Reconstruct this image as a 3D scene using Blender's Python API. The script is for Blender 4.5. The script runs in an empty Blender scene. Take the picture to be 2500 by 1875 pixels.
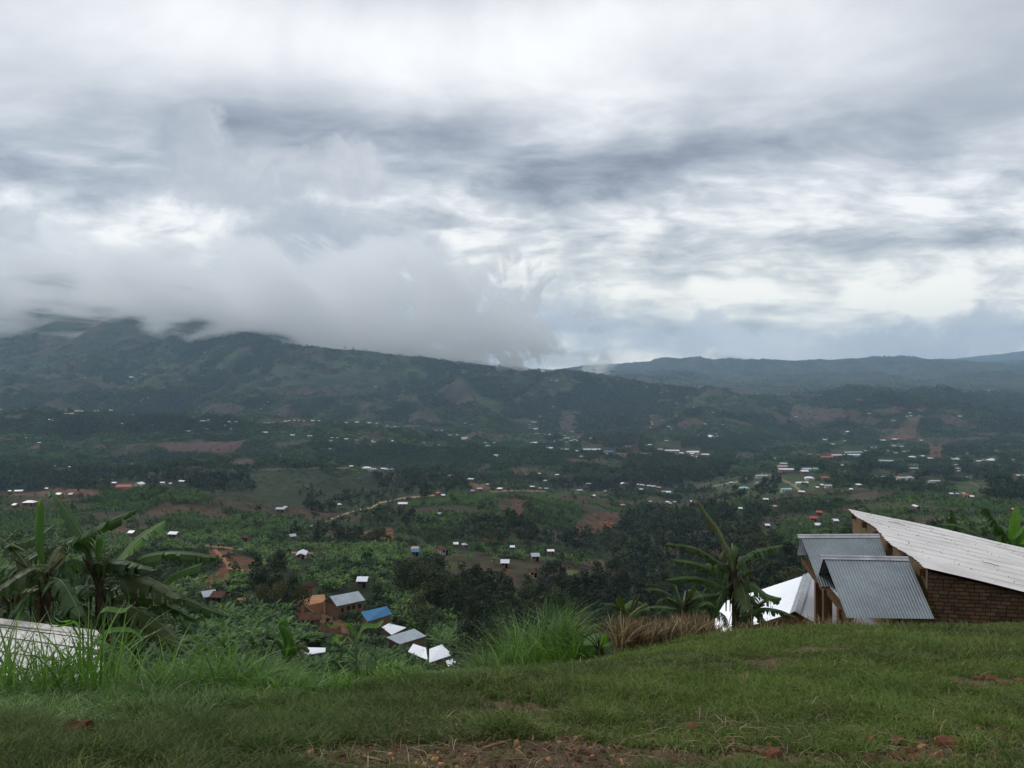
import bpy, bmesh, math, random
import numpy as np
from mathutils import Vector, Matrix

# ---------------------------------------------------------------- camera, sky, sun, exposure
HZ = 890.0            # photo row of eye level (photo is 2500 x 1875)
F = 2000.0            # focal length in photo pixels
sc = bpy.context.scene
cam_d = bpy.data.cameras.new('camera')
cam = bpy.data.objects.new('camera', cam_d)
sc.collection.objects.link(cam)
sc.camera = cam
cam.location = (0, 0, 0)
cam.rotation_euler = (math.radians(90), 0, 0)
cam_d.sensor_width = 36.0
cam_d.lens = 36.0 * F / 2500.0
cam_d.shift_y = -(937.5 - HZ) / 2500.0
cam_d.clip_start = 0.05
cam_d.clip_end = 90000.0
sc.view_settings.view_transform = 'Standard'
sc.view_settings.look = 'None'
sc.view_settings.exposure = 0.0
sc.view_settings.gamma = 1.0
sc.cycles.use_denoising = True
sc.cycles.max_bounces = 14
sc.cycles.diffuse_bounces = 2
sc.cycles.glossy_bounces = 2
sc.cycles.transmission_bounces = 2
sc.cycles.transparent_max_bounces = 8
sc.cycles.volume_bounces = 12
sc.cycles.use_light_tree = False
sc.cycles.volume_step_rate = 0.25
sc.cycles.volume_max_steps = 400

class NT:
    """small helper for node trees"""
    def __init__(s, tree):
        s.t = tree; s.n = tree.nodes; s.l = tree.links
    def node(s, typ, **kw):
        n = s.n.new(typ)
        for k, v in kw.items(): setattr(n, k, v)
        return n
    def put(s, sock, v):
        if isinstance(v, bpy.types.NodeSocket): s.l.new(v, sock)
        elif v is not None: sock.default_value = v
    def math(s, op, a, b=None, c=None, clamp=False):
        n = s.node('ShaderNodeMath', operation=op); n.use_clamp = clamp
        s.put(n.inputs[0], a)
        if b is not None: s.put(n.inputs[1], b)
        if c is not None: s.put(n.inputs[2], c)
        return n.outputs[0]
    def vmath(s, op, a, b=None, scale=None):
        n = s.node('ShaderNodeVectorMath', operation=op)
        s.put(n.inputs[0], a)
        if b is not None: s.put(n.inputs[1], b)
        if scale is not None: s.put(n.inputs['Scale'], scale)
        return n.outputs[0]
    def comb(s, x, y, z):
        n = s.node('ShaderNodeCombineXYZ')
        s.put(n.inputs[0], x); s.put(n.inputs[1], y); s.put(n.inputs[2], z)
        return n.outputs[0]
    def sep(s, v):
        n = s.node('ShaderNodeSeparateXYZ'); s.put(n.inputs[0], v)
        return n.outputs
    def noise(s, vec, scale, detail=4, rough=0.5, dist=0.0, lac=2.0):
        n = s.node('ShaderNodeTexNoise')
        s.put(n.inputs['Vector'], vec)
        n.inputs['Scale'].default_value = scale; n.inputs['Detail'].default_value = detail
        n.inputs['Roughness'].default_value = rough; n.inputs['Distortion'].default_value = dist
        n.inputs['Lacunarity'].default_value = lac
        return n.outputs['Fac']
    def ramp(s, fac, stops, interp='LINEAR'):
        n = s.node('ShaderNodeValToRGB'); cr = n.color_ramp; cr.interpolation = interp
        while len(cr.elements) < len(stops): cr.elements.new(0.5)
        for e, (p, c) in zip(cr.elements, stops):
            e.position = p
            e.color = (*c, 1) if len(c) == 3 else c
        s.put(n.inputs[0], fac)
        return n.outputs[0]
    def mix(s, fac, a, b, blend='MIX'):
        n = s.node('ShaderNodeMix', data_type='RGBA', blend_type=blend)
        s.put(n.inputs[0], fac)
        for sk, v in ((n.inputs[6], a), (n.inputs[7], b)):
            if isinstance(v, tuple) and len(v) == 3: v = (*v, 1)
            s.put(sk, v)
        return n.outputs[2]
    def smooth(s, x, lo, hi):
        n = s.node('ShaderNodeMapRange', interpolation_type='SMOOTHSTEP')
        s.put(n.inputs[0], x); s.put(n.inputs[1], lo); s.put(n.inputs[2], hi)
        return n.outputs[0]

def srgb(r, g, b):
    return tuple(((c / 255.0) / 12.92 if c / 255.0 <= 0.04045 else ((c / 255.0 + 0.055) / 1.055) ** 2.4) for c in (r, g, b))

world = bpy.data.worlds.new('World')
sc.world = world
world.use_nodes = True
W = NT(world.node_tree)
W.n.clear()
SUN_EL, SUN_AZ = math.radians(44), math.radians(-62)     # behind thick cloud, to the left
def build_sky():
    d = W.node('ShaderNodeTexCoord').outputs['Generated']
    x, y, z = W.sep(d)
    yy = W.math('MAXIMUM', y, 0.02)
    az = W.math('DIVIDE', x, yy)            # tangent of the bearing, 0 straight ahead
    el = W.math('DIVIDE', z, yy)
    az = W.math('MAXIMUM', W.math('MINIMUM', az, 3.0), -3.0)
    el = W.math('MAXIMUM', W.math('MINIMUM', el, 3.0), -3.0)
    # cloud ceiling: the noise lies on a flat layer overhead, so it stretches to streaks near the horizon
    zz = W.math('ADD', W.math('MAXIMUM', z, 0.0), 0.20)
    lay = W.comb(W.math('DIVIDE', x, zz), W.math('DIVIDE', y, zz), 0.0)
    warp = W.node('ShaderNodeTexNoise'); W.put(warp.inputs['Vector'], lay); warp.inputs['Scale'].default_value = 0.55; warp.inputs['Detail'].default_value = 2
    layw = W.vmath('ADD', lay, W.vmath('SCALE', W.vmath('SUBTRACT', warp.outputs['Color'], (0.5, 0.5, 0.5)), scale=1.3))
    n1 = W.noise(layw, 0.8, 6, 0.52)
    n2 = W.noise(layw, 3.0, 9, 0.56)
    # streaks across the view near the horizon
    st = W.comb(W.math('MULTIPLY', az, 4.0), 0.0, W.math('MULTIPLY', el, 13.5))
    stw = W.node('ShaderNodeTexNoise'); W.put(stw.inputs['Vector'], st); stw.inputs['Scale'].default_value = 0.7; stw.inputs['Detail'].default_value = 3
    st = W.vmath('ADD', st, W.vmath('SCALE', W.vmath('SUBTRACT', stw.outputs['Color'], (0.5, 0.5, 0.5)), scale=0.9))
    n3 = W.noise(st, 2.2, 10, 0.58)
    soft = W.noise(W.comb(az, 0.0, W.math('MULTIPLY', el, 2.2)), 1.7, 2, 0.45)
    # wobble for the large masses
    wob = W.node('ShaderNodeTexNoise'); W.put(wob.inputs['Vector'], W.comb(az, 0.0, W.math('MULTIPLY', el, 1.8))); wob.inputs['Scale'].default_value = 2.6; wob.inputs['Detail'].default_value = 4
    wx, wy, wz = W.sep(wob.outputs['Color'])
    azw = W.math('MULTIPLY_ADD', W.math('SUBTRACT', wx, 0.5), 0.22, az)
    elw = W.math('MULTIPLY_ADD', W.math('SUBTRACT', wy, 0.5), 0.11, el)
    def blob(px, py, rx, ry, amp, slope=0.0):
        cx, ce = (px - 1250) / F, (HZ - py) / F
        dx = W.math('SUBTRACT', azw, cx)
        de = W.math('SUBTRACT', elw, ce)
        de = W.math('MULTIPLY_ADD', dx, -slope, de)
        a = W.math('MULTIPLY', dx, F / rx); b = W.math('MULTIPLY', de, F / ry)
        r2 = W.math('ADD', W.math('MULTIPLY', a, a), W.math('MULTIPLY', b, b))
        return W.math('MULTIPLY', W.math('POWER', 2.718, W.math('MULTIPLY', r2, -1.0)), amp)
    tot = None
    for b in BLOBS:
        v = blob(*b)
        tot = v if tot is None else W.math('ADD', tot, v)
    val = W.math('ADD', 0.685, tot)
    val = W.math('MULTIPLY_ADD', W.math('SUBTRACT', n1, 0.5), 0.34, val)
    val = W.math('MULTIPLY_ADD', W.math('SUBTRACT', n2, 0.5), 0.52, val)
    val = W.math('MULTIPLY_ADD', W.math('SUBTRACT', soft, 0.5), 0.25, val)
    lowband = W.math('SUBTRACT', 1.0, W.smooth(el, 0.14, 0.40))
    val = W.math('ADD', val, W.math('MULTIPLY', W.math('MULTIPLY', W.math('SUBTRACT', n3, 0.5), 1.9), lowband))
    val = W.math('MULTIPLY_ADD', W.math('SUBTRACT', 1.0, W.smooth(el, 0.02, 0.20)), 0.12, val)
    col = W.ramp(val, [(0.0, srgb(122, 128, 141)), (0.25, srgb(150, 156, 169)), (0.5, srgb(182, 188, 197)),
                       (0.72, srgb(216, 219, 224)), (0.90, srgb(244, 245, 247)), (1.0, srgb(255, 255, 255))])
    warm = W.math('SUBTRACT', 1.0, W.smooth(el, 0.03, 0.26))
    col = W.mix(W.math('MULTIPLY', warm, 0.8), col, W.mix(1.0, col, (1.05, 1.03, 0.92), 'MULTIPLY'))
    # heap cloud rising off the mountain, nearer and rounder, with a billowed edge
    bn = W.node('ShaderNodeTexNoise'); W.put(bn.inputs['Vector'], W.comb(az, 0.0, el)); bn.inputs['Scale'].default_value = 6.5; bn.inputs['Detail'].default_value = 8; bn.inputs['Roughness'].default_value = 0.58
    bx, by, bz = W.sep(bn.outputs['Color'])
    azw2 = W.math('MULTIPLY_ADD', W.math('SUBTRACT', bx, 0.5), 0.16, az)
    elw2 = W.math('MULTIPLY_ADD', W.math('SUBTRACT', by, 0.5), 0.16, el)
    dens = None
    for (px, py, rx, ry) in HEAPS:
        a = W.math('MULTIPLY', W.math('SUBTRACT', azw2, (px - 1250) / F), F / rx)
        b = W.math('MULTIPLY', W.math('SUBTRACT', elw2, (HZ - py) / F), F / ry)
        v = W.math('SUBTRACT', 1.0, W.math('ADD', W.math('MULTIPLY', a, a), W.math('MULTIPLY', b, b)))
        dens = v if dens is None else W.math('SMOOTH_MAX', dens, v, 0.25)
    bf = W.noise(W.comb(az, 0.0, el), 10.0, 10, 0.66)
    dens = W.math('MULTIPLY_ADD', W.math('SUBTRACT', bf, 0.5), 2.6, dens)
    hm = W.smooth(dens, -0.35, 0.75)
    hsh = W.noise(W.comb(azw2, 0.0, elw2), 5.0, 9, 0.6)
    hcol = W.ramp(hsh, [(0.30, srgb(158, 165, 178)), (0.50, srgb(186, 191, 199)), (0.66, srgb(218, 220, 223))])
    col = W.mix(W.math('MULTIPLY', hm, 0.88), col, hcol)
    glow = W.math('MULTIPLY_ADD', W.math('SUBTRACT', 1.0, W.smooth(el, 0.0, 0.20)), 0.26, 1.0)
    col = W.mix(1.0, col, W.comb(W.math('MULTIPLY_ADD', glow, 1.12, -0.12), glow, W.math('MULTIPLY_ADD', glow, 0.80, 0.20)), 'MULTIPLY')
    sky = W.node('ShaderNodeTexSky', sky_type='NISHITA'); sky.sun_disc = False
    sky.sun_elevation = SUN_EL; sky.sun_rotation = SUN_AZ
    bg1 = W.node('ShaderNodeBackground'); W.put(bg1.inputs[0], sky.outputs[0]); bg1.inputs[1].default_value = 0.10
    bg2 = W.node('ShaderNodeBackground'); W.put(bg2.inputs[0], col); bg2.inputs[1].default_value = SKY_STRENGTH
    ms = W.node('ShaderNodeMixShader'); ms.inputs[0].default_value = 0.95
    W.l.new(bg1.outputs[0], ms.inputs[1]); W.l.new(bg2.outputs[0], ms.inputs[2])
    out = W.node('ShaderNodeOutputWorld'); W.l.new(ms.outputs[0], out.inputs[0])
SKY_STRENGTH = 1.12
BLOBS = [  # photo column, row, half width, half height, amount, slope
    (700, 60, 700, 110, 0.22, -0.05), (1180, 170, 380, 110, 0.22, 0), (1600, 60, 500, 90, 0.16, 0),
    (620, 285, 430, 85, -0.42, -0.05), (60, 420, 330, 75, -0.30, 0), (1250, 400, 420, 70, -0.26, 0),
    (1750, 370, 560, 85, -0.36, 0.22), (2450, 160, 200, 190, -0.16, 0), (1500, 240, 260, 50, 0.02, 0),
    (250, 545, 430, 60, 0.36, -0.05), (1150, 560, 420, 70, 0.20, 0), (1080, 480, 330, 26, 0.22, -0.03),
    (2150, 470, 380, 55, 0.30, 0.15), (2400, 560, 260, 30, -0.22, 0), (2200, 720, 480, 60, 0.20, 0),
    (1750, 640, 350, 20, -0.12, 0), (1900, 850, 900, 60, -0.06, 0), (1000, 330, 200, 50, -0.1, 0)]
HEAPS = [(450, 330, 110, 80), (455, 290, 50, 60), (620, 420, 300, 90), (850, 400, 120, 90), (430, 330, 60, 70), (760, 600, 260, 150), (950, 600, 160, 90),
         (480, 760, 800, 130), (1100, 800, 480, 110), (60, 640, 180, 110), (1900, 850, 330, 50), (2300, 840, 330, 60), (1780, 800, 60, 40)]
build_sky()

sun_d = bpy.data.lights.new('sun', 'SUN')
sun = bpy.data.objects.new('sun', sun_d); sc.collection.objects.link(sun)
sun_d.energy = 1.4; sun_d.angle = math.radians(18); sun_d.color = (1.0, 0.97, 0.92)
_sd = Vector((math.sin(SUN_AZ) * math.cos(SUN_EL), math.cos(SUN_AZ) * math.cos(SUN_EL), math.sin(SUN_EL)))
sun.rotation_euler = _sd.to_track_quat('Z', 'Y').to_euler()

# ---------------------------------------------------------------- noise helpers (numpy)
rng = np.random.default_rng(7)
random.seed(7)
_perm = rng.random((256, 256))
def vnoise(x, y):
    xi = np.floor(x).astype(int); yi = np.floor(y).astype(int)
    fx = x - xi; fy = y - yi
    fx = fx * fx * (3 - 2 * fx); fy = fy * fy * (3 - 2 * fy)
    a = _perm[xi & 255, yi & 255]; b = _perm[(xi + 1) & 255, yi & 255]
    c = _perm[xi & 255, (yi + 1) & 255]; d = _perm[(xi + 1) & 255, (yi + 1) & 255]
    return (a * (1 - fx) + b * fx) * (1 - fy) + (c * (1 - fx) + d * fx) * fy
def fbm(x, y, octv=4, gain=0.5):
    s = 0; a = 1; t = 0
    for i in range(octv):
        s = s + a * (vnoise(x + 17.3 * i, y - 9.1 * i) - 0.5); t += a; a *= gain; x = x * 2.03; y = y * 2.03
    return s / t * 2
def ridged(x, y, octv=3):
    s = 0; a = 1; t = 0
    for i in range(octv):
        n = 1 - np.abs(2 * vnoise(x + 5.7 * i, y + 3.1 * i) - 1)
        s = s + a * n; t += a; a *= 0.5; x = x * 2.1; y = y * 2.1
    return s / t

# ---------------------------------------------------------------- the lie of the land
# each row: depth (or depths by bearing) and the photo row at which that line of ground is seen, given at these bearings
PX = np.array([-1800, -200, 0, 200, 400, 600, 700, 800, 900, 1000, 1100, 1250, 1400, 1500, 1600, 1700, 1800, 1950, 2070, 2200, 2300, 2400, 2500, 2700, 4300], float)
def L(Y, *rows):
    r = list(rows)
    return (Y, [r[0], r[0]] + r + [r[-1], r[-1]])
LAND = [
    #            0     200   400   600   700   800   900   1000  1100  1250  1400  1500  1600  1700  1800  1950  2070  2200  2300  2400  2500
    L(0.7,      5700, 5700, 5700, 5700, 5700, 5700, 5700, 5700, 5700, 5700, 5700, 5700, 5700, 5700, 5700, 5700, 5700, 5700, 5700, 5700, 5700),
    L(4.2,      1880, 1880, 1880, 1880, 1880, 1880, 1880, 1880, 1880, 1880, 1880, 1880, 1880, 1880, 1880, 1880, 1880, 1880, 1880, 1880, 1880),
    L(6.2,      1780, 1780, 1775, 1770, 1765, 1760, 1755, 1750, 1745, 1740, 1735, 1730, 1725, 1720, 1718, 1716, 1716, 1716, 1716, 1716, 1716),
    L(9.0,      1742, 1735, 1725, 1712, 1700, 1690, 1678, 1665, 1655, 1648, 1640, 1632, 1622, 1615, 1610, 1605, 1602, 1602, 1602, 1602, 1602),
    L(12.0,     1830, 1810, 1790, 1770, 1750, 1730, 1700, 1680, 1668, 1650, 1625, 1606, 1590, 1575, 1562, 1553, 1550, 1550, 1550, 1550, 1550),
    L(15.0,     1840, 1830, 1820, 1800, 1790, 1780, 1760, 1740, 1730, 1700, 1660, 1610, 1580, 1560, 1544, 1533, 1530, 1530, 1530, 1528, 1525),
    L(20.0,     1850, 1850, 1840, 1830, 1820, 1810, 1800, 1790, 1780, 1760, 1720, 1700, 1680, 1665, 1652, 1645, 1645, 1645, 1645, 1640, 1630),
    L(32.0,     1800, 1800, 1795, 1790, 1790, 1790, 1790, 1780, 1770, 1760, 1750, 1740, 1735, 1730, 1725, 1720, 1700, 1690, 1680, 1670, 1660),
    L(60.0,     1720, 1720, 1715, 1710, 1705, 1705, 1705, 1700, 1695, 1690, 1690, 1690, 1690, 1690, 1680, 1670, 1640, 1600, 1580, 1570, 1560),
    L(110.0,    1640, 1640, 1630, 1620, 1620, 1625, 1640, 1645, 1645, 1640, 1640, 1640, 1640, 1640, 1620, 1600, 1560, 1510, 1490, 1480, 1470),
    L(180.0,    1490, 1500, 1500, 1500, 1505, 1520, 1535, 1545, 1555, 1575, 1590, 1595, 1590, 1580, 1540, 1500, 1460, 1420, 1410, 1400, 1390),
    L(260.0,    1400, 1405, 1405, 1400, 1400, 1410, 1420, 1430, 1450, 1470, 1510, 1540, 1530, 1510, 1460, 1410, 1380, 1360, 1350, 1345, 1340),
    L(350.0,    1330, 1335, 1340, 1345, 1350, 1350, 1350, 1350, 1345, 1345, 1365, 1390, 1430, 1430, 1390, 1350, 1325, 1310, 1305, 1300, 1298),
    L(450.0,    1290, 1295, 1305, 1310, 1310, 1310, 1312, 1320, 1380, 1440, 1450, 1450, 1400, 1370, 1340, 1310, 1285, 1275, 1272, 1270, 1268),
    L(560.0,    1240, 1245, 1255, 1265, 1272, 1275, 1278, 1282, 1300, 1330, 1350, 1350, 1335, 1320, 1300, 1275, 1255, 1248, 1246, 1245, 1243),
    L(660.0,    1200, 1194, 1190, 1205, 1235, 1250, 1250, 1245, 1240, 1262, 1290, 1310, 1300, 1285, 1265, 1245, 1232, 1228, 1226, 1225, 1222),
    L(800.0,    1255, 1240, 1230, 1225, 1220, 1232, 1230, 1218, 1205, 1205, 1228, 1260, 1262, 1250, 1235, 1215, 1203, 1202, 1208, 1210, 1208),
    L(1000.0,   1215, 1205, 1180, 1165, 1160, 1170, 1195, 1210, 1185, 1188, 1212, 1222, 1230, 1225, 1205, 1190, 1186, 1188, 1192, 1195, 1195),
    L(1200.0,   1165, 1160, 1150, 1143, 1140, 1140, 1145, 1175, 1195, 1175, 1185, 1195, 1200, 1200, 1182, 1172, 1170, 1172, 1176, 1178, 1178),
    L(1500.0,   1135, 1135, 1135, 1140, 1145, 1145, 1150, 1150, 1150, 1145, 1150, 1155, 1160, 1165, 1158, 1148, 1145, 1148, 1150, 1152, 1152),
    L(1850.0,   1080, 1082, 1085, 1088, 1088, 1085, 1082, 1088, 1098, 1105, 1102, 1100, 1102, 1120, 1130, 1125, 1120, 1120, 1122, 1122, 1122),
    L(2200.0,   1012, 1004, 1015, 1030, 1032, 1030, 1034, 1045, 1072, 1085, 1080, 1082, 1084, 1095, 1110, 1105, 1098, 1098, 1098, 1100, 1100),
    L(2600.0,   1030, 1028, 1035, 1038, 1038, 1038, 1036, 1040, 1050, 1062, 1062, 1065, 1062, 1060, 1080, 1082, 1070, 1062, 1060, 1065, 1068),
    L(3100.0,    985,  985,  985,  990,  992,  998, 1002, 1005, 1010, 1020, 1020, 1018, 1015, 1015, 1030, 1035, 1020, 1010, 1010, 1015, 1018),
    L(3700.0,    925,  925,  925,  930,  935,  940,  945,  945,  950,  965,  965,  965,  968,  975,  985,  988,  970,  972,  975,  980,  985),
    L(4300.0,    868,  862,  858,  818,  838,  853,  862,  872,  882,  907,  912,  925,  945,  955,  964,  966,  938,  958,  960,  958,  968),
    L(4800.0,    820,  812,  812,  800,  850,  868,  876,  870,  888,  900,  925,  935,  955,  965,  975,  975,  960,  975,  975,  975,  980),
    L(5300.0,    770,  765,  760,  760,  800,  870,  872,  836,  872,  905,  925,  940,  950,  955,  955,  950,  950,  950,  950,  950,  950),
    L(6300.0,    690,  668,  690,  735,  770,  850,  880,  870,  885,  903,  920,  930,  935,  935,  935,  935,  935,  935,  935,  935,  935),
    L(7600.0,    760,  760,  770,  800,  850,  880,  890,  892,  895,  910,  925,  930,  930,  930,  925,  922,  920,  920,  920,  920,  920),
    L(10500.0,   830,  830,  830,  850,  870,  885,  900,  905,  910,  908,  902,  894,  886,  880,  882,  881,  883,  871,  876,  882,  881),
    L(12500.0,   850,  850,  850,  870,  880,  890,  895,  900,  905,  915,  910,  905,  900,  900,  900,  895,  892,  888,  886,  888,  890),
    L(16000.0,   860,  860,  860,  880,  885,  890,  895,  900,  905,  915,  910,  905,  900,  898,  896,  892,  890,  885,  880,  872,  857),
    L(17500.0,   900,  900,  900,  900,  900,  900,  900,  900,  900,  900,  900,  900,  900,  900,  900,  900,  900,  900,  900,  900,  900),
]
NU, NY = 1150, 1250
PX_MIN, PX_MAX = -900.0, 3400.0
u_in = np.linspace(-350, 2850, 1050)
UPX = np.concatenate([np.linspace(-2300, -350, 51)[:-1], u_in, np.linspace(2850, 4800, 51)[1:]])
NU = len(UPX)
LY0, LY1 = math.log(0.7), math.log(17500.0)
# finer rows where the valley is seen
ly = np.concatenate([np.linspace(LY0, math.log(20), 260)[:-1], np.linspace(math.log(20), math.log(150), 90)[:-1], np.linspace(math.log(150), math.log(6500), 800)[:-1], np.linspace(math.log(6500), LY1, 110)])
NY = len(ly)
def land_rows():
    lyk = np.array([math.log(r[0]) for r in LAND])
    tab = np.array([np.interp(UPX, PX, r[1]) for r in LAND])          # K x NU  (photo rows)
    # smooth the columns a little so bearings do not show as creases
    k = np.exp(-np.linspace(-2, 2, 25) ** 2); k /= k.sum()
    pad = np.pad(tab, ((0, 0), (12, 12)), mode='edge')
    tab = np.array([np.convolve(p, k, 'valid') for p in pad])
    zk = -(tab - HZ) / F * np.exp(lyk)[:, None]                         # heights
    out = np.empty((NY, NU))
    idx = np.clip(np.searchsorted(lyk, ly) - 1, 0, len(lyk) - 2)
    t = (ly - lyk[idx]) / (lyk[idx + 1] - lyk[idx])
    v = -zk / np.exp(lyk)[:, None]
    # monotone-ish cubic in log depth
    m = np.zeros_like(v)
    d = np.diff(v, axis=0) / np.diff(lyk)[:, None]
    m[1:-1] = np.where(d[:-1] * d[1:] > 0, 2 * d[:-1] * d[1:] / (d[:-1] + d[1:] + 1e-12), 0); m[0] = d[0]; m[-1] = d[-1]
    h = (lyk[idx + 1] - lyk[idx])[:, None]; t = t[:, None]
    out = (2 * t ** 3 - 3 * t ** 2 + 1) * v[idx] + (t ** 3 - 2 * t ** 2 + t) * h * m[idx] + (-2 * t ** 3 + 3 * t ** 2) * v[idx + 1] + (t ** 3 - t ** 2) * h * m[idx + 1]
    return -out * np.exp(ly)[:, None]
Yg = np.exp(ly)[:, None] * np.ones((1, NU))
Xg = (UPX[None, :] - 1250) / F * Yg
Zg = land_rows()
def sstep(x, a, b):
    t = np.clip((x - a) / (b - a), 0, 1); return t * t * (3 - 2 * t)
_w0 = fbm(Xg / 500, Yg / 700, 3)
# relief: bumps near, spurs and gullies far
Zg += 0.05 * fbm(Xg / 0.7, Yg / 0.7, 4) * sstep(Yg, 1, 5) * (1 - sstep(Yg, 14, 22))
Zg += 0.9 * fbm(Xg / 14, Yg / 14, 3) * sstep(Yg, 60, 120) * (1 - sstep(Yg, 400, 900))
Zg += 4.0 * fbm(Xg / 70, Yg / 90, 4) * sstep(Yg, 230, 500) * (1 - sstep(Yg, 5000, 9000))
_gul = ridged(Xg / 300 + 0.6 * _w0, Yg / 900 + .3 * _w0, 3) - 0.6
Zg += 150.0 * _gul * sstep(Yg, 2450, 3100) * (1 - 0.72 * sstep(Yg, 3950, 4300))
_gm = ridged(Xg / 170 + 0.7 * _w0, Yg / 330 + .5 * _w0, 3) - 0.6
Zg += 48.0 * _gm * sstep(Yg, 650, 1100) * (1 - sstep(Yg, 2300, 2700))
Zg += 11.0 * fbm(Xg / 220 + 3, Yg / 300, 4) * sstep(Yg, 1000, 2300)
_w = fbm(Xg / 900, Yg / 900, 2)
_sp = ridged(Xg / 620 + 0.9 * _w, Yg / 2300 + 0.3 * _w, 4) - 0.6
_env = sstep(Yg, 2500, 3300) * (1 - 0.75 * sstep(Yg, 3900, 4300)) * (1 - 0.0 * Yg)
Zg += 100.0 * _sp * _env * np.where(Xg < 900, 1.0, 0.8)
_sp2 = ridged(Xg / 900 + 0.5 * _w + 9, Yg / 2600, 4) - 0.6
Zg += 300 * _sp2 * sstep(Yg, 5800, 7000) * (1 - 0.75 * sstep(Yg, 9300, 10500))
Zg += 6.0 * fbm(Xg / 25, Yg / 500, 3) * sstep(Yg, 3800, 4300)

PYg = HZ - Zg / Yg * F
_run = np.minimum.accumulate(PYg, axis=0)
VIS = PYg <= _run + 0.8

def land_z(x, y):
    """ground height at a place (arrays)"""
    x = np.asarray(x, float); y = np.asarray(y, float)
    px = 1250 + x / y * F
    fu = np.clip(np.interp(px, UPX, np.arange(NU)), 0, NU - 1.001)
    fy = np.clip(np.interp(np.log(y), ly, np.arange(NY)), 0, NY - 1.001)
    iu = fu.astype(int); iy = fy.astype(int); a = fu - iu; b = fy - iy
    return (Zg[iy, iu] * (1 - a) + Zg[iy, iu + 1] * a) * (1 - b) + (Zg[iy + 1, iu] * (1 - a) + Zg[iy + 1, iu + 1] * a) * b
def ground_at(px, py, ymin=25.0):
    """the piece of ground first met along a bearing at a given dip below eye level"""
    px = np.atleast_1d(np.asarray(px, float)); py = np.atleast_1d(np.asarray(py, float))
    iu = np.clip(np.interp(px, UPX, np.arange(NU)).astype(int), 0, NU - 1)
    i0 = np.searchsorted(ly, math.log(ymin))
    sub = PYg[i0:, :]
    Y = np.empty(len(px))
    for k in range(len(px)):
        c = sub[:, iu[k]]
        hit = np.nonzero(c <= py[k])[0]
        if len(hit) == 0: Y[k] = np.nan; continue
        j = hit[0]
        if j == 0: Y[k] = np.exp(ly[i0])
        else:
            f = (c[j - 1] - py[k]) / max(c[j - 1] - c[j], 1e-6)
            Y[k] = math.exp(ly[i0 + j - 1] + f * (ly[i0 + j] - ly[i0 + j - 1]))
    X = (px - 1250) / F * Y
    ok = ~np.isnan(Y)
    Z = np.full(len(px), np.nan); Z[ok] = land_z(X[ok], Y[ok])
    return X, Y, Z

def in_poly(px, py, poly):
    p = np.array(poly, float); n = len(p); r = np.zeros(np.shape(px), bool)
    j = n - 1
    for i in range(n):
        xi, yi = p[i]; xj, yj = p[j]
        c = ((yi > py) != (yj > py)) & (px < (xj - xi) * (py - yi) / ((yj - yi) + 1e-9) + xi)
        r ^= c; j = i
    return r

# ---------------------------------------------------------------- mesh helpers
COL = sc.collection
def np_mesh(name, co, faces, mats, midx=None, attrs=None, smooth=False):
    me = bpy.data.meshes.new(name)
    co = np.ascontiguousarray(co, np.float32); faces = np.ascontiguousarray(faces, np.int32)
    k = faces.shape[1]
    me.vertices.add(len(co)); me.vertices.foreach_set('co', co.ravel())
    me.loops.add(faces.size); me.loops.foreach_set('vertex_index', faces.ravel())
    me.polygons.add(len(faces)); me.polygons.foreach_set('loop_start', np.arange(0, faces.size, k, dtype=np.int32))
    for m in mats: me.materials.append(m)
    if midx is not None: me.polygons.foreach_set('material_index', np.ascontiguousarray(midx, np.int32))
    for an, av in (attrs or {}).items():
        av = np.ascontiguousarray(av, np.float32)
        if av.ndim == 1:
            a = me.attributes.new(an, 'FLOAT', 'POINT'); a.data.foreach_set('value', av)
        else:
            a = me.attributes.new(an, 'FLOAT_COLOR', 'POINT')
            a.data.foreach_set('color', np.concatenate([av, np.ones((len(av), 1), np.float32)], 1).ravel())
    me.update(calc_edges=True)
    if smooth: me.polygons.foreach_set('use_smooth', np.ones(len(faces), bool))
    return me
def link(name, me, parent=None):
    o = bpy.data.objects.new(name, me); COL.objects.link(o)
    if parent is not None: o.parent = parent
    return o
def tag(o, label=None, cat=None, group=None, kind=None):
    if label: o['label'] = label
    if cat: o['category'] = cat
    if group: o['group'] = group
    if kind: o['kind'] = kind
    return o
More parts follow.
